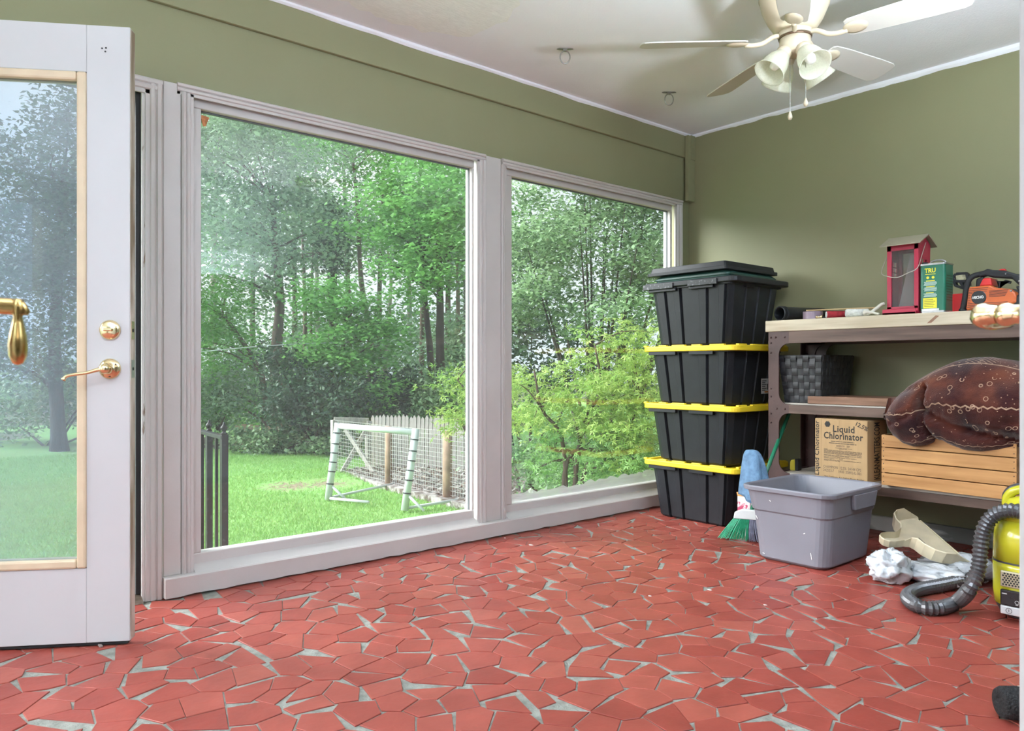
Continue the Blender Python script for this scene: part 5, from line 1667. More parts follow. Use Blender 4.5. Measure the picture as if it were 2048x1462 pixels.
GRASS = tint_mat('grass_blade', (0.20, 0.38, 0.09), (0.38, 0.64, 0.22), .6, .35, spec=.2)
def leaf_mesh(name, P, Nn, length, width, m, parent, tint, jit=.5, fold=0.0):
    """one folded kite per leaf"""
    N = len(P)
    Nn = Nn / np.linalg.norm(Nn, axis=1, keepdims=True)
    r = rng.normal(size=(N, 3))
    t = np.cross(Nn, r); t /= np.linalg.norm(t, axis=1, keepdims=True)
    b = np.cross(Nn, t)
    L = (length * (1 + jit * rng.uniform(-1, 1, N)))[:, None]
    Wd = (width * (1 + jit * rng.uniform(-1, 1, N)))[:, None]
    v = np.empty((N, 4, 3), dtype=np.float64)
    v[:, 0] = P - t * L * .5
    v[:, 1] = P - t * L * .05 + b * Wd * .5 + Nn * fold * Wd
    v[:, 2] = P + t * L * .5
    v[:, 3] = P - t * L * .05 - b * Wd * .5 + Nn * fold * Wd
    return raw_mesh(name, v.reshape(-1, 3), N, 4, m, parent, np.repeat(tint, 4))
def raw_mesh(name, v, N, k, m, parent, tint):
    me = bpy.data.meshes.new(name)
    me.vertices.add(N * k)
    if parent is not None:
        loc = np.array(parent.location)
        v = v - loc
    me.vertices.foreach_set('co', v.astype(np.float32).ravel())
    me.loops.add(N * k)
    me.loops.foreach_set('vertex_index', np.arange(N * k, dtype=np.int32))
    me.polygons.add(N)
    me.polygons.foreach_set('loop_start', np.arange(0, N * k, k, dtype=np.int32))
    me.update(calc_edges=True)
    a = me.attributes.new('tint', 'FLOAT', 'POINT')
    a.data.foreach_set('value', tint.astype(np.float32))
    me.materials.append(m)
    o = bpy.data.objects.new(name, me)
    col.objects.link(o)
    if parent is not None:
        o.parent = parent
        WM[o] = WM[parent]
    return o
# grass blades over the visible part of the lawn
N = 90000
d_ = 5.0 + 11.5 * rng.uniform(0, 1, N) ** 1.0
pxs = rng.uniform(-40, 960, N)
gx = CAM.x + FWD.x * d_ + RGT.x * (pxs - PX0) / FPX * d_
gy = CAM.y + FWD.y * d_ + RGT.y * (pxs - PX0) / FPX * d_
keep = (gy > .4) & (gy < 14.4)
bare = np.minimum(np.hypot(gx - px_, gy - py_), np.hypot(gx - px2_, gy - py2_))
keep &= ~((bare < .55) & (rng.uniform(0, 1, N) < .93))
gx, gy = gx[keep], gy[keep]; N = len(gx)
h_ = rng.uniform(.03, .065, N)
an = rng.uniform(0, 2 * PI, N)
base = np.stack([gx, gy, np.full(N, GZ) + .05 * np.sin(gx * .7) * np.cos(gy * .6) * np.minimum(1, gy / 3) - .004], 1)
wv_ = np.stack([np.cos(an), np.sin(an), np.zeros(N)], 1) * .007
lean = np.stack([rng.normal(0, .03, N), rng.normal(0, .03, N), h_], 1)
v = np.stack([base - wv_, base + wv_, base + lean], 1)
o = raw_mesh('grass', v.reshape(-1, 3), N, 3, GRASS, None, np.repeat(np.clip(rng.normal(.5, .25, N), 0, 1), 3))
tag(o, 'short grass blades covering the lawn', 'grass', kind='stuff')

BARK = mat('grey_brown_bark', (.13, .10, .075), .9, var=.35, scale=3, bump=.8, bscale=14, stretch=(3, 3, .5), bdist=.03)
BARKD = mat('dark_bark', (.050, .040, .032), .9, var=.4, scale=3, bump=.8, bscale=14, stretch=(3, 3, .5), bdist=.03)
BARKP = mat('pale_bark', (.36, .33, .28), .9, var=.35, scale=3, bump=.6, bscale=14, stretch=(3, 3, .5), bdist=.03)
LEAF_A = tint_mat('grey_green_leaf', (0.130, 0.221, 0.130), (0.415, 0.596, 0.362), .55, .35, spec=.35)
LEAF_B = tint_mat('fresh_green_leaf', (0.071, 0.206, 0.045), (0.285, 0.611, 0.170), .5, .40, spec=.35)
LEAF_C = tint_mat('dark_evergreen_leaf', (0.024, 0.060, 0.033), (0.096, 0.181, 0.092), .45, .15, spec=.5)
LEAF_D = tint_mat('laurel_leaf', (0.092, 0.181, 0.077), (0.466, 0.649, 0.362), .42, .30, spec=.5)
LEAF_E = tint_mat('yellow_green_maple_leaf', (0.20, 0.40, 0.07), (0.56, 0.70, 0.22), .5, .45, spec=.3)
LEAF_F = tint_mat('green_maple_leaf', (0.130, 0.311, 0.092), (0.415, 0.649, 0.234), .5, .45, spec=.3)  # greener leaf tints for the lower maple sprays

def crown(ells, n_cl):
    """cluster centres spread through a few ellipsoids given as (px, py, depth, rx, ry, rd) with radii in metres"""
    out = []
    wts = np.array([e[3] * e[4] * e[5] for e in ells]); wts /= wts.sum()
    for e, w_ in zip(ells, wts):
        c = np.array(at(e[0], e[1], e[2]))
        k = max(3, int(n_cl * w_))
        q = rng.normal(size=(k, 3)); q /= np.linalg.norm(q, axis=1, keepdims=True)
        q *= (rng.uniform(.12, 1, k) ** (1 / 2.2))[:, None]
        fw, rt = np.array(FWD), np.array(RGT)
        out.append(c + q[:, :1] * e[3] * rt + q[:, 1:2] * e[5] * fw + q[:, 2:3] * e[4] * np.array([0, 0, 1.0]))
    return np.concatenate(out)

def foliage(name, parent, cents, per, rad, flat, length, width, m, up=.8, tlo=.15, thi=.85):
    k = len(cents)
    idx = np.repeat(np.arange(k), per)
    N = len(idx)
    off = rng.normal(size=(N, 3)) * np.array([rad, rad, rad * flat]) * .55
    P = cents[idx] + off
    P[:, 2] = np.maximum(P[:, 2], GZ + .05)
    P[:, 1] = np.where(P[:, 1] < .45, .45 + rng.uniform(0, .3, N), P[:, 1])
    Nn = rng.normal(size=(N, 3)); Nn[:, 2] = np.abs(Nn[:, 2]) + up
    ct_ = rng.uniform(tlo, thi, k)[idx]
    tint = np.clip(ct_ + rng.normal(0, .16, N), 0, 1)
    o = leaf_mesh(name, P, Nn, length, width, m, parent, tint, .45, .12)
    o['kind'] = 'stuff'
    return o

def tree(name, label, trunk_pts, r0, bark, ells, n_cl, per, rad, flat, length, width, leafm, limbs=10, group='trees behind the yard', up=.8, tlo=.15, thi=.85, r1=.35, cat='tree'):
    """trunk_pts are picture points (px, py, depth) from the ground up"""
    tp_ = [at(*p) for p in trunk_pts]
    tp_[0].z = GZ - .1
    t = thing(name, label, cat, (tp_[0].x, tp_[0].y, GZ), group=group)
    sp = spline(tp_, 5)
    m = len(sp)
    rs = [r0 * (1 - (1 - r1) * k / (m - 1)) * (1 + .05 * math.sin(k * 2.1)) for k in range(m)]
    rs[0] *= 1.35
    MB().tube(sp, rs, 9).build('trunk', bark, t, smooth=True)
    if n_cl:
        cents = crown(ells, n_cl)
        lm = MB()
        for i in rng.choice(len(cents), min(limbs, len(cents)), replace=False):
            e = Vector(cents[i])
            zlim = max(GZ + .4, e.z - (e - tp_[-1]).length * .5)
            j = min(range(m), key=lambda q: abs(sp[q].z - (e.z - .35 * (Vector((e.x, e.y, 0)) - Vector((sp[q].x, sp[q].y, 0))).length)))
            a = sp[j]
            mid = a.lerp(e, .5) + Vector((random.uniform(-.15, .15), random.uniform(-.15, .15), .12))
            rr_ = min(rs[j] * .4, .07)
            lm.tube(spline([a, mid, e], 3), [rr_, rr_ * .9, rr_ * .8, rr_ * .65, rr_ * .5, rr_ * .35, rr_ * .22], 5, caps=False)
        if lm.v:
            lm.build('branches', bark, t, smooth=True)
        foliage('leaves', t, cents, per, rad, flat, length, width, leafm, up, tlo, thi)
    return t

def Gd(py): return FPX * (EYE - GZ) / (py - PY0)     # depth where the lawn meets this picture row

# ---- trees seen in the first window
tree('hazy_tree', 'tall grey-green leafy tree with thick grey trunk left of centre', [(556, 870, 19), (552, 720, 19), (560, 600, 19), (552, 520, 19), (545, 400, 19)], .17, BARK,
     [(500, 330, 18.5, 1.9, 1.5, 1.6), (470, 520, 18, 1.5, 1.0, 1.4), (600, 450, 19, 1.1, 1.4, 1.2), (430, 250, 18, 1.6, 1.2, 1.3), (460, 430, 18, 1.2, .9, 1.0)], 270, 50, .55, .6, .14, .075, LEAF_A, 22, tlo=.15, thi=1)
tree('ivy_tree', 'dark ivy-wrapped trunk standing in the middle of the trees', [(668, 860, 21), (668, 700, 21), (664, 560, 21), (672, 470, 21), (655, 400, 21)], .20, BARKD,
     [(665, 480, 20.7, .45, 1.1, .45)], 40, 60, .30, 1.0, .10, .07, LEAF_C, 6)
tree('slender_tree', 'slender twin-stemmed tree with grey bark beside the ivy trunk', [(735, 860, 20), (742, 700, 20), (722, 560, 20), (716, 430, 20), (706, 320, 20)], .10, BARK,
     [(745, 330, 20, 1.7, 1.0, 1.4), (640, 300, 20.5, 1.2, .9, 1.2)], 90, 46, .55, .5, .12, .065, LEAF_B, 12)
tree('slender_tree', 'thin grey straight tree left of the ivy trunk', [(606, 850, 22), (610, 620, 22), (600, 380, 22)], .085, BARK, [(610, 340, 22, .9, .9, .9)], 30, 45, .5, .6, .12, .06, LEAF_A, 6)
tree('slender_tree', 'thin brown sapling trunk just right of the grey straight tree', [(626, 850, 21.5), (622, 640, 21.5), (628, 450, 21.5)], .06, BARK, [(640, 420, 21.5, .7, .7, .7)], 24, 45, .5, .6, .12, .06, LEAF_A, 6)
tree('dead_tree', 'pale dead trunk without leaves near the fence corner', [(768, 840, 18), (770, 740, 18), (777, 640, 18), (782, 560, 18), (775, 500, 18)], .075, BARKP, [], 0, 0, 0, 0, 0, 0, None)
tree('low_maple', 'bright green maple with layered low branches above the goal', [(690, 850, 16.5), (684, 760, 16.5), (690, 650, 16.5), (700, 580, 16.5)], .07, BARK,
     [(700, 690, 16, 1.15, .75, .9), (640, 730, 16, .8, .5, .7), (750, 770, 15.6, .55, .45, .5), (670, 600, 16.3, .9, .6, .8), (730, 630, 16, .7, .6, .6)], 150, 60, .42, .38, .105, .085, LEAF_B, 22, up=1.6, tlo=.35, thi=1)
tree('dark_trunk_tree', 'dark straight trunk of the left one of two near trees on the right', [(858, 850, 17), (862, 740, 17), (852, 620, 17), (846, 520, 17)], .105, BARKD,
     [(800, 440, 16.8, 1.3, .9, 1.1), (860, 380, 17, 1.4, 1.0, 1.1)], 120, 56, .45, .42, .11, .085, LEAF_B, 18, up=1.5, tlo=.3, thi=1)
tree('dark_trunk_tree', 'dark straight trunk of the right one of two near trees on the right', [(884, 850, 16.4), (880, 700, 16.4), (880, 600, 16.4), (876, 480, 16.4), (872, 400, 16.4)], .115, BARKD,
     [(890, 520, 16, 1.0, .8, .9), (920, 420, 16.2, 1.1, .9, 1.0), (815, 560, 16, .75, .5, .7)], 120, 58, .45, .42, .11, .085, LEAF_B, 18, up=1.5, tlo=.3, thi=1)
tree('slender_tree', 'grey slim trunk between the dark pair and the window post', [(914, 850, 19), (916, 640, 19), (914, 400, 19)], .085, BARK, [(930, 340, 19, 1.1, .8, .9)], 40, 46, .5, .5, .12, .07, LEAF_B, 6)
tree('ivy_tree', 'ivy-clad slim trunk at the right edge of the large window', [(934, 840, 16), (932, 700, 16), (930, 560, 16)], .09, BARKD, [(930, 705, 15.9, .28, .75, .28)], 40, 60, .2, 1.0, .09, .07, LEAF_D, 4, tlo=.1, thi=.6)
tree('leaning_tree', 'young tree with a curved leaning stem at the left of the yard', [(530, 850, 17.5), (527, 770, 17.5), (505, 715, 17.3), (465, 655, 17), (445, 630, 17)], .085, BARK,
     [(440, 700, 17, .9, .9, .8), (430, 600, 17, .9, .7, .8), (450, 800, 17.5, .8, .6, .7)], 110, 50, .45, .5, .11, .06, LEAF_B, 14, up=1.2, tlo=.3, thi=1)
# evergreen shrubs
def shrub(name, label, c, ells, n_cl, per, rad, flat, length, width, m, tlo=.1, thi=.9, group='evergreen shrubs at the edge of the lawn', up=.5, stems=5, bark=None):
    p = at(*c); p.z = GZ
    t = thing(name, label, 'shrub', p, group=group)
    cents = crown(ells, n_cl)
    mb = MB()
    for i in rng.choice(len(cents), min(stems, len(cents)), replace=False):
        e = Vector(cents[i])
        mb.tube(spline([p + Vector((random.uniform(-.15, .15), random.uniform(-.15, .15), -.05)), p.lerp(e, .5) + Vector((0, 0, .15)), e], 3), [.03, .028, .024, .02, .015, .01, .006], 5, caps=False)
    mb.build('stems', bark or BARKD, t, smooth=True)
    foliage('leaves', t, cents, per, rad, flat, length, width, m, up, tlo, thi)
    return t
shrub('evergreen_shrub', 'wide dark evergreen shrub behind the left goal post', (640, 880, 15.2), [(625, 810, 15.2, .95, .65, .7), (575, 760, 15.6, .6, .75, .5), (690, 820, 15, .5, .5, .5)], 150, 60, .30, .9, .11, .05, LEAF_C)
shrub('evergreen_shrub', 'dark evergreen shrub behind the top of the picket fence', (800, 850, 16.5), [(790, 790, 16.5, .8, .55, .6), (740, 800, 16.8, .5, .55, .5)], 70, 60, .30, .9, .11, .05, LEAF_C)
shrub('evergreen_shrub', 'mixed green bush at the foot of the dark tree trunks', (890, 850, 15.5), [(880, 800, 15.5, .7, .45, .5), (920, 760, 15.3, .4, .5, .4)], 60, 60, .28, .9, .10, .05, LEAF_D, .0, .5)
shrub('ivy_bank', 'low bank of ivy along the far edge of the lawn', (560, 895, 15.5), [(500, 880, 15.6, .9, .22, .4), (590, 885, 15.4, 1.0, .25, .4), (680, 890, 15.0, .6, .22, .4)], 120, 50, .22, .6, .07, .06, LEAF_D, .0, .7)
shrub('evergreen_shrub', 'light green bush at the far left of the large window', (430, 870, 17), [(430, 810, 17, .8, .7, .6), (470, 760, 18, .8, .7, .6)], 90, 55, .32, .8, .10, .06, LEAF_A, .2, 1)
# deeper wood behind: a few tall trees that close the view low down and leave sky gaps above
bg = [(420, 24, .14), (505, 26, .12), (590, 27, .13), (640, 25, .10), (700, 28, .14), (760, 25, .12), (815, 27, .13), (840, 23, .10), (900, 26, .14), (945, 24, .12)]
for i, (px, d, r) in enumerate(bg):
    lab_ = ['leftmost', 'second', 'third', 'fourth', 'fifth', 'sixth', 'seventh', 'eighth', 'ninth', 'rightmost'][i]
    tree('woodland_tree', lab_ + ' tree from the left in the distant row of woodland', [(px, 850, d), (px + random.uniform(-8, 8), 600, d), (px + random.uniform(-15, 15), 330, d)], r, BARK if i % 3 else BARKP,
         [(px, 700, d, 1.5, 1.6, 1.2), (px + 20, 800, d, 1.6, .9, 1.2), (px - 15, 470, d, 1.6, 1.5, 1.2), (px, 260, d, 1.5, 1.4, 1.2)], 135, 38, .7, .7, .17, .10, LEAF_A if i % 2 else LEAF_B, 8, group='distant woodland trees', tlo=.1, thi=.75)

# ---- laurel mass and japanese maple in the second window
shrub('laurel_tree', 'tall light green laurel filling the upper part of the second window', (1190, 800, 9.5),
      [(1190, 520, 9.5, 1.35, 1.15, .8), (1290, 560, 8.8, .75, .8, .6), (1080, 470, 10.2, .75, .85, .7), (1330, 460, 9, .8, .7, .6), (1120, 620, 9.6, .65, .45, .5), (1220, 380, 9.6, 1.2, .6, .7)], 330, 80, .26, .55, .072, .036, LEAF_D, .0, 1, group='shrubs outside the second window', up=1.1, stems=18)
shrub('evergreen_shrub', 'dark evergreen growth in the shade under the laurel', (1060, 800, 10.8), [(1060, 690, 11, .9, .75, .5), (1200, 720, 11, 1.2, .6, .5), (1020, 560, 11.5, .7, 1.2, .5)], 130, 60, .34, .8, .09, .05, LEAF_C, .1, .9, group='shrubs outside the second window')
shrub('evergreen_shrub', 'low grey-green bush under the maple by the window', (1090, 960, 6.6), [(1060, 930, 7.2, .55, .25, .4), (1150, 945, 6.6, .4, .2, .35), (1250, 930, 6.8, .5, .3, .4)], 80, 60, .18, .7, .05, .03, LEAF_D, .1, .8, group='shrubs outside the second window')

# palmate leaves for the near maple
def palmate(name, parent, P, Nn, size, m, tint):
    N = len(P)
    Nn = Nn / np.linalg.norm(Nn, axis=1, keepdims=True)
    r = rng.normal(size=(N, 3)); t = np.cross(Nn, r); t /= np.linalg.norm(t, axis=1, keepdims=True)
    b = np.cross(Nn, t)
    s = size * rng.uniform(.6, 1.25, N)
    tris = []
    for ang, ln_ in ((-1.9, .55), (-1.0, .85), (0, 1.1), (1.0, .85), (1.9, .55)):
        d = t * math.cos(ang) + b * math.sin(ang)
        e = -t * math.sin(ang) + b * math.cos(ang)
        tip = P + d * (s * ln_)[:, None] - Nn * (s * .25 * ln_)[:, None]
        mid = P + d * (s * ln_ * .45)[:, None]
        tris.append(np.stack([P, mid + e * (s * .11)[:, None], tip, mid - e * (s * .11)[:, None]], 1))
    v = np.stack(tris, 1).reshape(-1, 3)
    o = raw_mesh(name, v, N * 5, 4, m, parent, np.repeat(tint, 20))
    o['kind'] = 'stuff'
    return o
def maple(label, base, ells, n_cl, per, rad, size, m, stems, limbs):
    p = at(*base); p.z = GZ
    t = thing('japanese_maple', label, 'shrub', p, group='shrubs outside the second window')
    mb = MB()
    for st_ in stems:
        pts = [p] + [at(*q) for q in st_]
        sp = spline(pts, 6)
        mb.tube(sp, [.022 * (1 - .7 * k / (len(sp) - 1)) for k in range(len(sp))], 6)
    cents = crown(ells, n_cl)
    tips = [at(*q) for st_ in stems for q in st_]
    for i in rng.choice(len(cents), limbs, replace=False):
        e = Vector(cents[i])
        a = min(tips, key=lambda q: (q - e).length + max(0, q.z - e.z) * 2)
        mb.tube(spline([a, a.lerp(e, .5) + Vector((0, 0, .05)), e], 3), [.008, .007, .006, .005, .004, .003, .002], 5, caps=False)
    mb.build('stems', mat('maple_bark', (.085, .055, .04), .8, var=.2), t, smooth=True)
    idx = np.repeat(np.arange(len(cents)), per)
    N = len(idx)
    P = cents[idx] + rng.normal(size=(N, 3)) * np.array([rad, rad, rad * .4])
    P[:, 1] = np.maximum(P[:, 1], .42)
    Nn = rng.normal(size=(N, 3)) * .7; Nn[:, 2] += 1.2
    palmate('leaves', t, P, Nn, size, m, np.clip(rng.uniform(.2, .8, len(cents))[idx] + rng.normal(0, .2, N), 0, 1))
maple('feathery yellow-green japanese maple close outside the second window', (1130, 980, 6.0),
      [(1190, 790, 6.0, .50, .40, .40), (1070, 800, 6.2, .35, .30, .35), (1270, 820, 5.8, .40, .50, .35), (1190, 700, 6.1, .14, .18, .2), (1290, 700, 6.0, .25, .25, .25)], 150, 30, .085, .048, LEAF_E,
      [[(1128, 900, 6.0), (1085, 820, 6.0), (1068, 740, 6.0)], [(1160, 880, 6.0), (1200, 780, 6.0), (1190, 690, 6.0)], [(1135, 920, 6.0), (1235, 900, 6.0), (1280, 800, 5.9)]], 46)
maple('lower green maple sprays near the bottom of the second window', (1150, 980, 6.2),
      [(1180, 905, 6.1, .55, .25, .40), (1270, 920, 5.8, .35, .28, .3)], 80, 30, .085, .046, LEAF_F, [[(1150, 930, 6.1), (1110, 900, 6.1), (1080, 880, 6.1)], [(1170, 940, 6.0), (1230, 920, 6.0), (1290, 890, 5.9)]], 24)
maple('yellow-green maple sprays reaching across behind the window post', (985, 990, 7.0),
      [(915, 760, 7.0, .28, .14, .2), (930, 850, 6.9, .24, .22, .2), (980, 800, 7.0, .3, .4, .3)], 46, 28, .085, .05, LEAF_E, [[(980, 900, 7.0), (960, 820, 7.0), (915, 760, 7.0)], [(975, 910, 7.0), (930, 860, 6.9)]], 16)

# ---- tree and bushes seen through the door glass
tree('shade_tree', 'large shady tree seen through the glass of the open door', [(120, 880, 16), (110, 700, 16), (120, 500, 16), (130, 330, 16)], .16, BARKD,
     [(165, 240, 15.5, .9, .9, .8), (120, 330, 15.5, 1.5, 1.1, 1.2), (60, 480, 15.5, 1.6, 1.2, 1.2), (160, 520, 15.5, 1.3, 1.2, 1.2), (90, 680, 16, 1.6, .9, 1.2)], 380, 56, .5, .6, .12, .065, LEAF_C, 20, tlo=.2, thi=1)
shrub('evergreen_shrub', 'row of green bushes behind the lawn seen through the door glass', (100, 890, 17), [(40, 800, 17, 1.2, .8, .7), (160, 790, 17.5, 1.3, .9, .7), (250, 780, 18, 1.5, 1.2, .7), (-60, 780, 18, 1.5, 1.2, .7)], 200, 50, .4, .8, .12, .07, LEAF_D, .1, .8)
tree('shade_tree', 'broad tree left of the large window, behind the door post', [(300, 870, 19), (305, 600, 19), (300, 350, 19)], .15, BARK,
     [(300, 400, 19, 1.8, 1.8, 1.4), (330, 650, 19, 1.6, 1.2, 1.3)], 160, 44, .6, .6, .13, .07, LEAF_A, 12, tlo=.1, thi=.8)

# ---- white goal
PVC = mat('white_pvc', (.60, .65, .63), .4, var=.04)
dL, dR = Gd(1000), Gd(1021)
gL0, gR0 = at(656, 1000, dL), at(809, 1021, dR)
gL1, gR1 = at(676, 846, dL + .12), at(832, 858, dR + .12)
goal = thing('soccer_goal', 'small white pipe football goal standing on the lawn', 'goal', (gL0.x, gL0.y, GZ))
RG = .048
MB().tube([gL0, gL1], RG, 12).build('post', PVC, goal, smooth=True)
MB().tube([gR0, gR1], RG, 12).build('post', PVC, goal, smooth=True)
MB().tube([gL1 - Vector((0, 0, .04)), gR1 - Vector((0, 0, .04))], RG * .85, 12).build('crossbar', PVC, goal, smooth=True)
for b0, b1, q in ((gL0, gL1, (692, 1003)), (gR0, gR1, (848, 1026))):
    foot = at(*q, Gd(q[1] - 1)); foot.z = GZ + .02
    MB().tube([b0.lerp(b1, .20), foot], .018, 8).build('brace', PVC, goal, smooth=True)
bk1, bk2 = at(785, 972, Gd(974)), at(935, 1000, Gd(1003))
for a, b in ((gL0, bk1), (gR0, bk2), (gL0, gL0.lerp(gR0, .55))):
    a2, b2 = Vector((a.x, a.y, GZ + .025)), Vector((b.x, b.y, GZ + .045))
    MB().tube([a2, b2], .020, 8).build('ground_bar', PVC, goal, smooth=True)
STRAP = mat('dark_strap', (.04, .05, .05), .6)
for b0, b1 in ((gL0, gL1), (gR0, gR1)):
    d = (b1 - b0).normalized()
    for f in (.20, .36, .48, .60, .72, .86):
        c = b0.lerp(b1, f)
        MB().tube([c, c + d * .018], RG + .004, 12).build('strap', STRAP, goal)

# ---- wire pen with wooden posts
POSTW = mat('weathered_post', (.34, .23, .16), .9, var=.25, scale=6, bump=.3, bscale=20)
GREYF = mat('silver_grey_fence_wood', (.40, .37, .34), .9, var=.2, scale=5, stretch=(4, 4, .6), bump=.2, bscale=20)
pen = thing('wire_pen', 'wire mesh pen with brown wooden posts behind the goal', 'pen', (*W(775, 11.5), GZ))
A0, A1, A2, A3 = at(668, 945, 13.0), at(777, 972, 11.5), at(895, 1000, 10.3), at(1000, 1030, 9.4)
tops = [at(668, 840, 13.0), at(777, 852, 11.5), at(895, 862, 10.3), at(1000, 875, 9.4)]
for a, b, r, m in ((A1, tops[1], .055, POSTW), (A2, tops[2], .07, POSTW), (A3, tops[3], .06, POSTW)):
    MB().tube([Vector((a.x, a.y, GZ - .05)), b], r, 10).build('post', m, pen, smooth=True)
MB().bar(Vector((A0.x, A0.y, GZ - .05)), tops[0], .09, .09).build('post', GREYF, pen)
pq = at(737, 940, 13.2); pt = at(737, 842, 13.2)
MB().bar(Vector((pq.x, pq.y, GZ - .05)), pt, .09, .09).build('post', GREYF, pen)
MB().bar(tops[0], pt, .06, .10).build('top_rail', GREYF, pen)
MB().bar(at(690, 858, 13.0), at(752, 952, 12.6), .04, .07).build('brace', GREYF, pen)
MB().bar(at(733, 858, 13.15), at(672, 965, 12.8), .04, .07).build('brace', GREYF, pen)
wire = MB()
for (a, b), (ta, tb) in (((A0, A1), (tops[0], tops[1])), ((A1, A2), (tops[1], tops[2])), ((A2, A3), (tops[2], tops[3]))):
    L_ = (b - a).length
    nv = int(L_ / .06)
    for k in range(nv + 1):
        f = k / nv
        p, q = a.lerp(b, f), ta.lerp(tb, f)
        wire.bar(Vector((p.x, p.y, GZ + .01)), q, .004)
    for k in range(16):
        f = k / 15
        p0 = Vector((a.x, a.y, GZ + .01)).lerp(ta, f); p1 = Vector((b.x, b.y, GZ + .01)).lerp(tb, f)
        wire.bar(p0, p1, .004)
o = wire.build('wire_mesh', mat('zinc_wire', (.62, .62, .60), .4, .6), pen)
o['kind'] = 'stuff'

# ---- picket fence
pf = thing('picket_fence', 'weathered wooden picket fence behind the wire pen', 'fence', (*W(840, 13.3), GZ))
f0, f1 = at(742, 940, 13.4), at(1010, 948, 12.8)
NPK = 34
hgt = .92
pk = None
dirf = Vector((f1.x - f0.x, f1.y - f0.y, 0)).normalized()
ang_ = math.atan2(dirf.y, dirf.x)
Lf = (Vector((f1.x, f1.y, 0)) - Vector((f0.x, f0.y, 0))).length
inv = WM[pf].inverted()
for k in range(NPK):
    p = Vector((f0.x, f0.y, GZ)) + dirf * Lf * (k + .5) / NPK
    if pk is None:
        w_ = Lf / NPK * .42
        pk = MB().prism([(-w_, 0), (w_, 0), (w_, hgt), (0, hgt + .05), (-w_, hgt)], lambda a, b: (a, -.01, b), lambda a, b: (a, .01, b)).build('picket', GREYF, pf, local=True)
        o = pk
    else:
        o = pk.copy(); col.objects.link(o); o.parent = pf
    o.location = inv @ (p + Vector((0, 0, random.uniform(-.02, .02))))
    o.rotation_euler = (0, random.uniform(-.01, .01), ang_)
for z in (.25, .78):
    a = Vector((f0.x, f0.y, GZ + z)); b = a + dirf * Lf
    off = Vector((-dirf.y, dirf.x, 0)) * .03
    MB().bar(a + off, b + off, .04, .08).build('rail', GREYF, pf)
# leaf litter bed inside the pen
LIT = mat('pale_leaf_litter', (.22, .17, .14), .9, var=.5, scale=9, c2=(.42, .40, .37), bump=.8, bscale=30, lo=.4, hi=.6)
ps = [at(690, 946, Gd(946)), at(760, 974, Gd(974)), at(850, 996, Gd(996)), at(940, 1018, Gd(1018)), at(1030, 1040, Gd(1040)), at(1060, 940, Gd(940)), at(930, 932, Gd(932)), at(800, 932, Gd(932))]
o = MB().prism([(p.x, p.y) for p in ps], lambda a, b: (a, b, GZ - .05), lambda a, b: (a, b, GZ + .045)).build('litter_bed', LIT)
tag(o, 'pale bed of dry leaves and clay inside the wire pen', 'ground', kind='structure')
LITC = tint_mat('dry_litter_leaf', (0.215, 0.143, 0.100), (0.515, 0.494, 0.458), .8, .2)
N = 2600
u_, v_2 = rng.uniform(0, 1, N), rng.uniform(0, 1, N)
a_, b_2, c_, d_2 = [np.array(ps[k]) for k in (0, 4, 5, 7)]
P = (a_ * (1 - u_)[:, None] + b_2 * u_[:, None]) * (1 - v_2)[:, None] + (d_2 * (1 - u_)[:, None] + c_ * u_[:, None]) * v_2[:, None]
P[:, 2] = GZ + .052 + rng.uniform(0, .01, N)
Nn = rng.normal(size=(N, 3)) * .4; Nn[:, 2] += 1
o = leaf_mesh('leaf_litter', P, Nn, .10, .06, LITC, None, rng.uniform(0, 1, N), .5, .1)
tag(o, 'dry fallen leaves scattered inside the wire pen', 'leaves', kind='stuff')

# ---- low board fence far left behind the ivy
bf = thing('board_fence', 'low grey board fence half hidden behind the ivy bank', 'fence', (*W(580, 16.6), GZ))
for k in range(16):
    px = 470 + k * 13
    a, b = at(px, 892, 16.6), at(px + 10, 850 + random.uniform(-2, 2), 16.6)
    a.z = GZ
    q = at(px + 10, 892, 16.6); q.z = GZ
    o = MB().prism([(0, 0), (1, 0), (1, 1), (0, 1)], lambda s, t_, a=a, q=q, b=b: a.lerp(q, s) + Vector((0, 0, (b.z - GZ) * t_)), lambda s, t_, a=a, q=q, b=b: a.lerp(q, s) + Vector((0, 0, (b.z - GZ) * t_)) + FWD * .02).build('board', POSTW, bf)

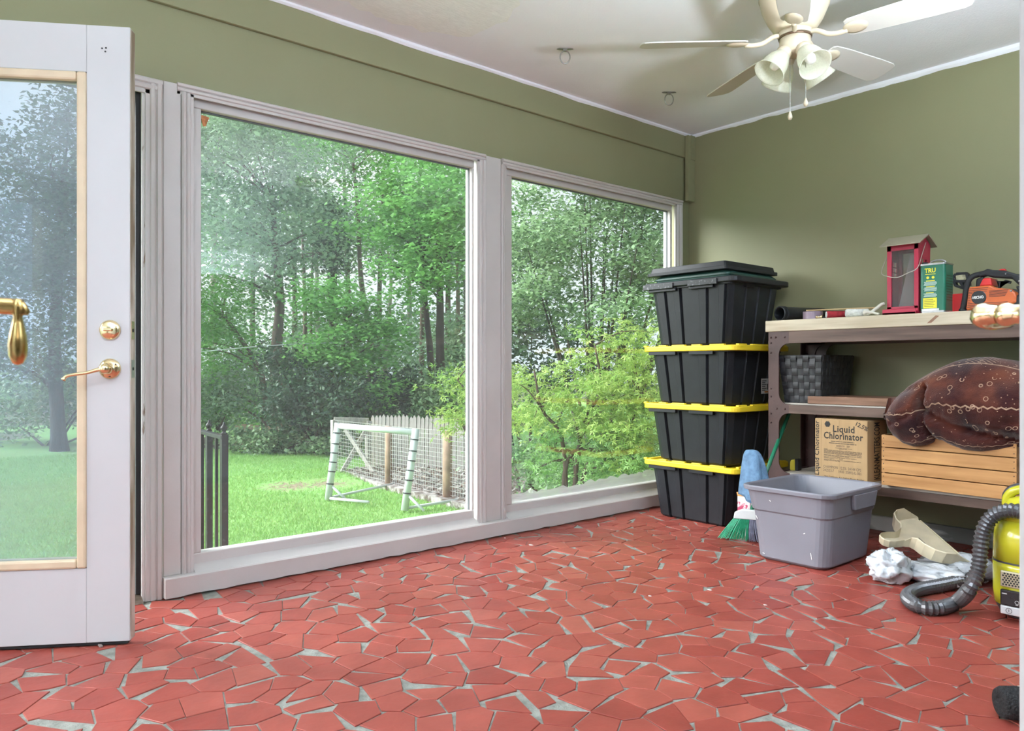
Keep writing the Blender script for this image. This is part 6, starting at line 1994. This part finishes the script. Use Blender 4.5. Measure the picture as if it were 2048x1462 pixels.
# ---- black iron railing by the door step
IRON = mat('black_iron', (.018, .019, .02), .45, .2, var=.5, scale=40, c2=(.10, .10, .11), lo=.6, hi=.8)
rl = thing('iron_railing', 'black wrought iron railing with ball finials outside the window', 'railing', (*W(447, 4.4), GZ))
def rpost(px, d, w_, ztop, fin):
    x, y = W(px, d)
    mb = MB().box((x - w_ / 2, y - w_ / 2, GZ), (x + w_ / 2, y + w_ / 2, ztop))
    o = mb.build('post' if fin else 'baluster', IRON, rl)
    if fin:
        MB().lathe([(.016, 0), (.020, .006), (.010, .014), (.012, .020), (.020, .032), (.019, .042), (.008, .055), (.006, .066), (.001, .072)], 12, Matrix.Translation((x, y, ztop))).build('finial', IRON, o, smooth=True)
rpost(448, 4.30, .036, .535, True)
rpost(418, 4.62, .034, .525, True)
rpost(433, 4.44, .016, .52, False)
rpost(404, 4.70, .020, .52, False)
rpost(388, 4.86, .016, .52, False)
rpost(372, 5.02, .016, .52, False)
MB().bar((*W(449, 4.29), .518), (*W(360, 5.12), .518), .040, .022).build('top_rail', IRON, rl, bevel=.003)
MB().bar((*W(449, 4.29), -.72), (*W(360, 5.12), -.72), .024, .014).build('bottom_rail', IRON, rl)
# door step
CONC = mat('grey_concrete', (.36, .35, .33), .9, var=.15, scale=6, bump=.2, bscale=50)
stp = MB().box((-4.75, .14, GZ), (-3.35, 1.05, -.14)).box((-4.75, 1.05, GZ), (-3.35, 1.40, -.40)).box((-4.75, 1.40, GZ), (-3.35, 1.75, -.65)).build('door_step', CONC, bevel=.01)
tag(stp, 'grey concrete steps outside the open door', 'steps', kind='structure')
# outer foundation under the window wall
fd = MB().box((XL, .02, GZ), (.2, .13, -.002)).build('foundation', CONC)
tag(fd, 'grey foundation wall under the windows outside', 'wall', kind='structure')
# overhead wires
cw = MB().tube(spline([at(398, 704, 15), at(470, 697, 15.2), at(560, 690, 15.5), at(700, 684, 16)], 5), .008, 5).build('overhead_cable', mat('pale_cable', (.55, .58, .58), .5))
tag(cw, 'thin pale overhead cable crossing in front of the trees', 'cable')

# small joined pieces, too fine to pick apart
for o in bpy.data.objects:
    if o.type == 'MESH' and o.parent is not None and o.name.split('.')[0] in ('rivets', 'print_code', 'print_small', 'print_lines', 'print_yellow', 'vent_slots', 'panel_icons', 'holes', 'nail_heads', 'fine_print', 'bristles_green', 'bristles_grey', 'paint_scuffs', 'branches', 'stems', 'badge_bars', 'sticker_print', 'print', 'lid_latch', 'crease', 'weave'):
        o['kind'] = 'stuff'
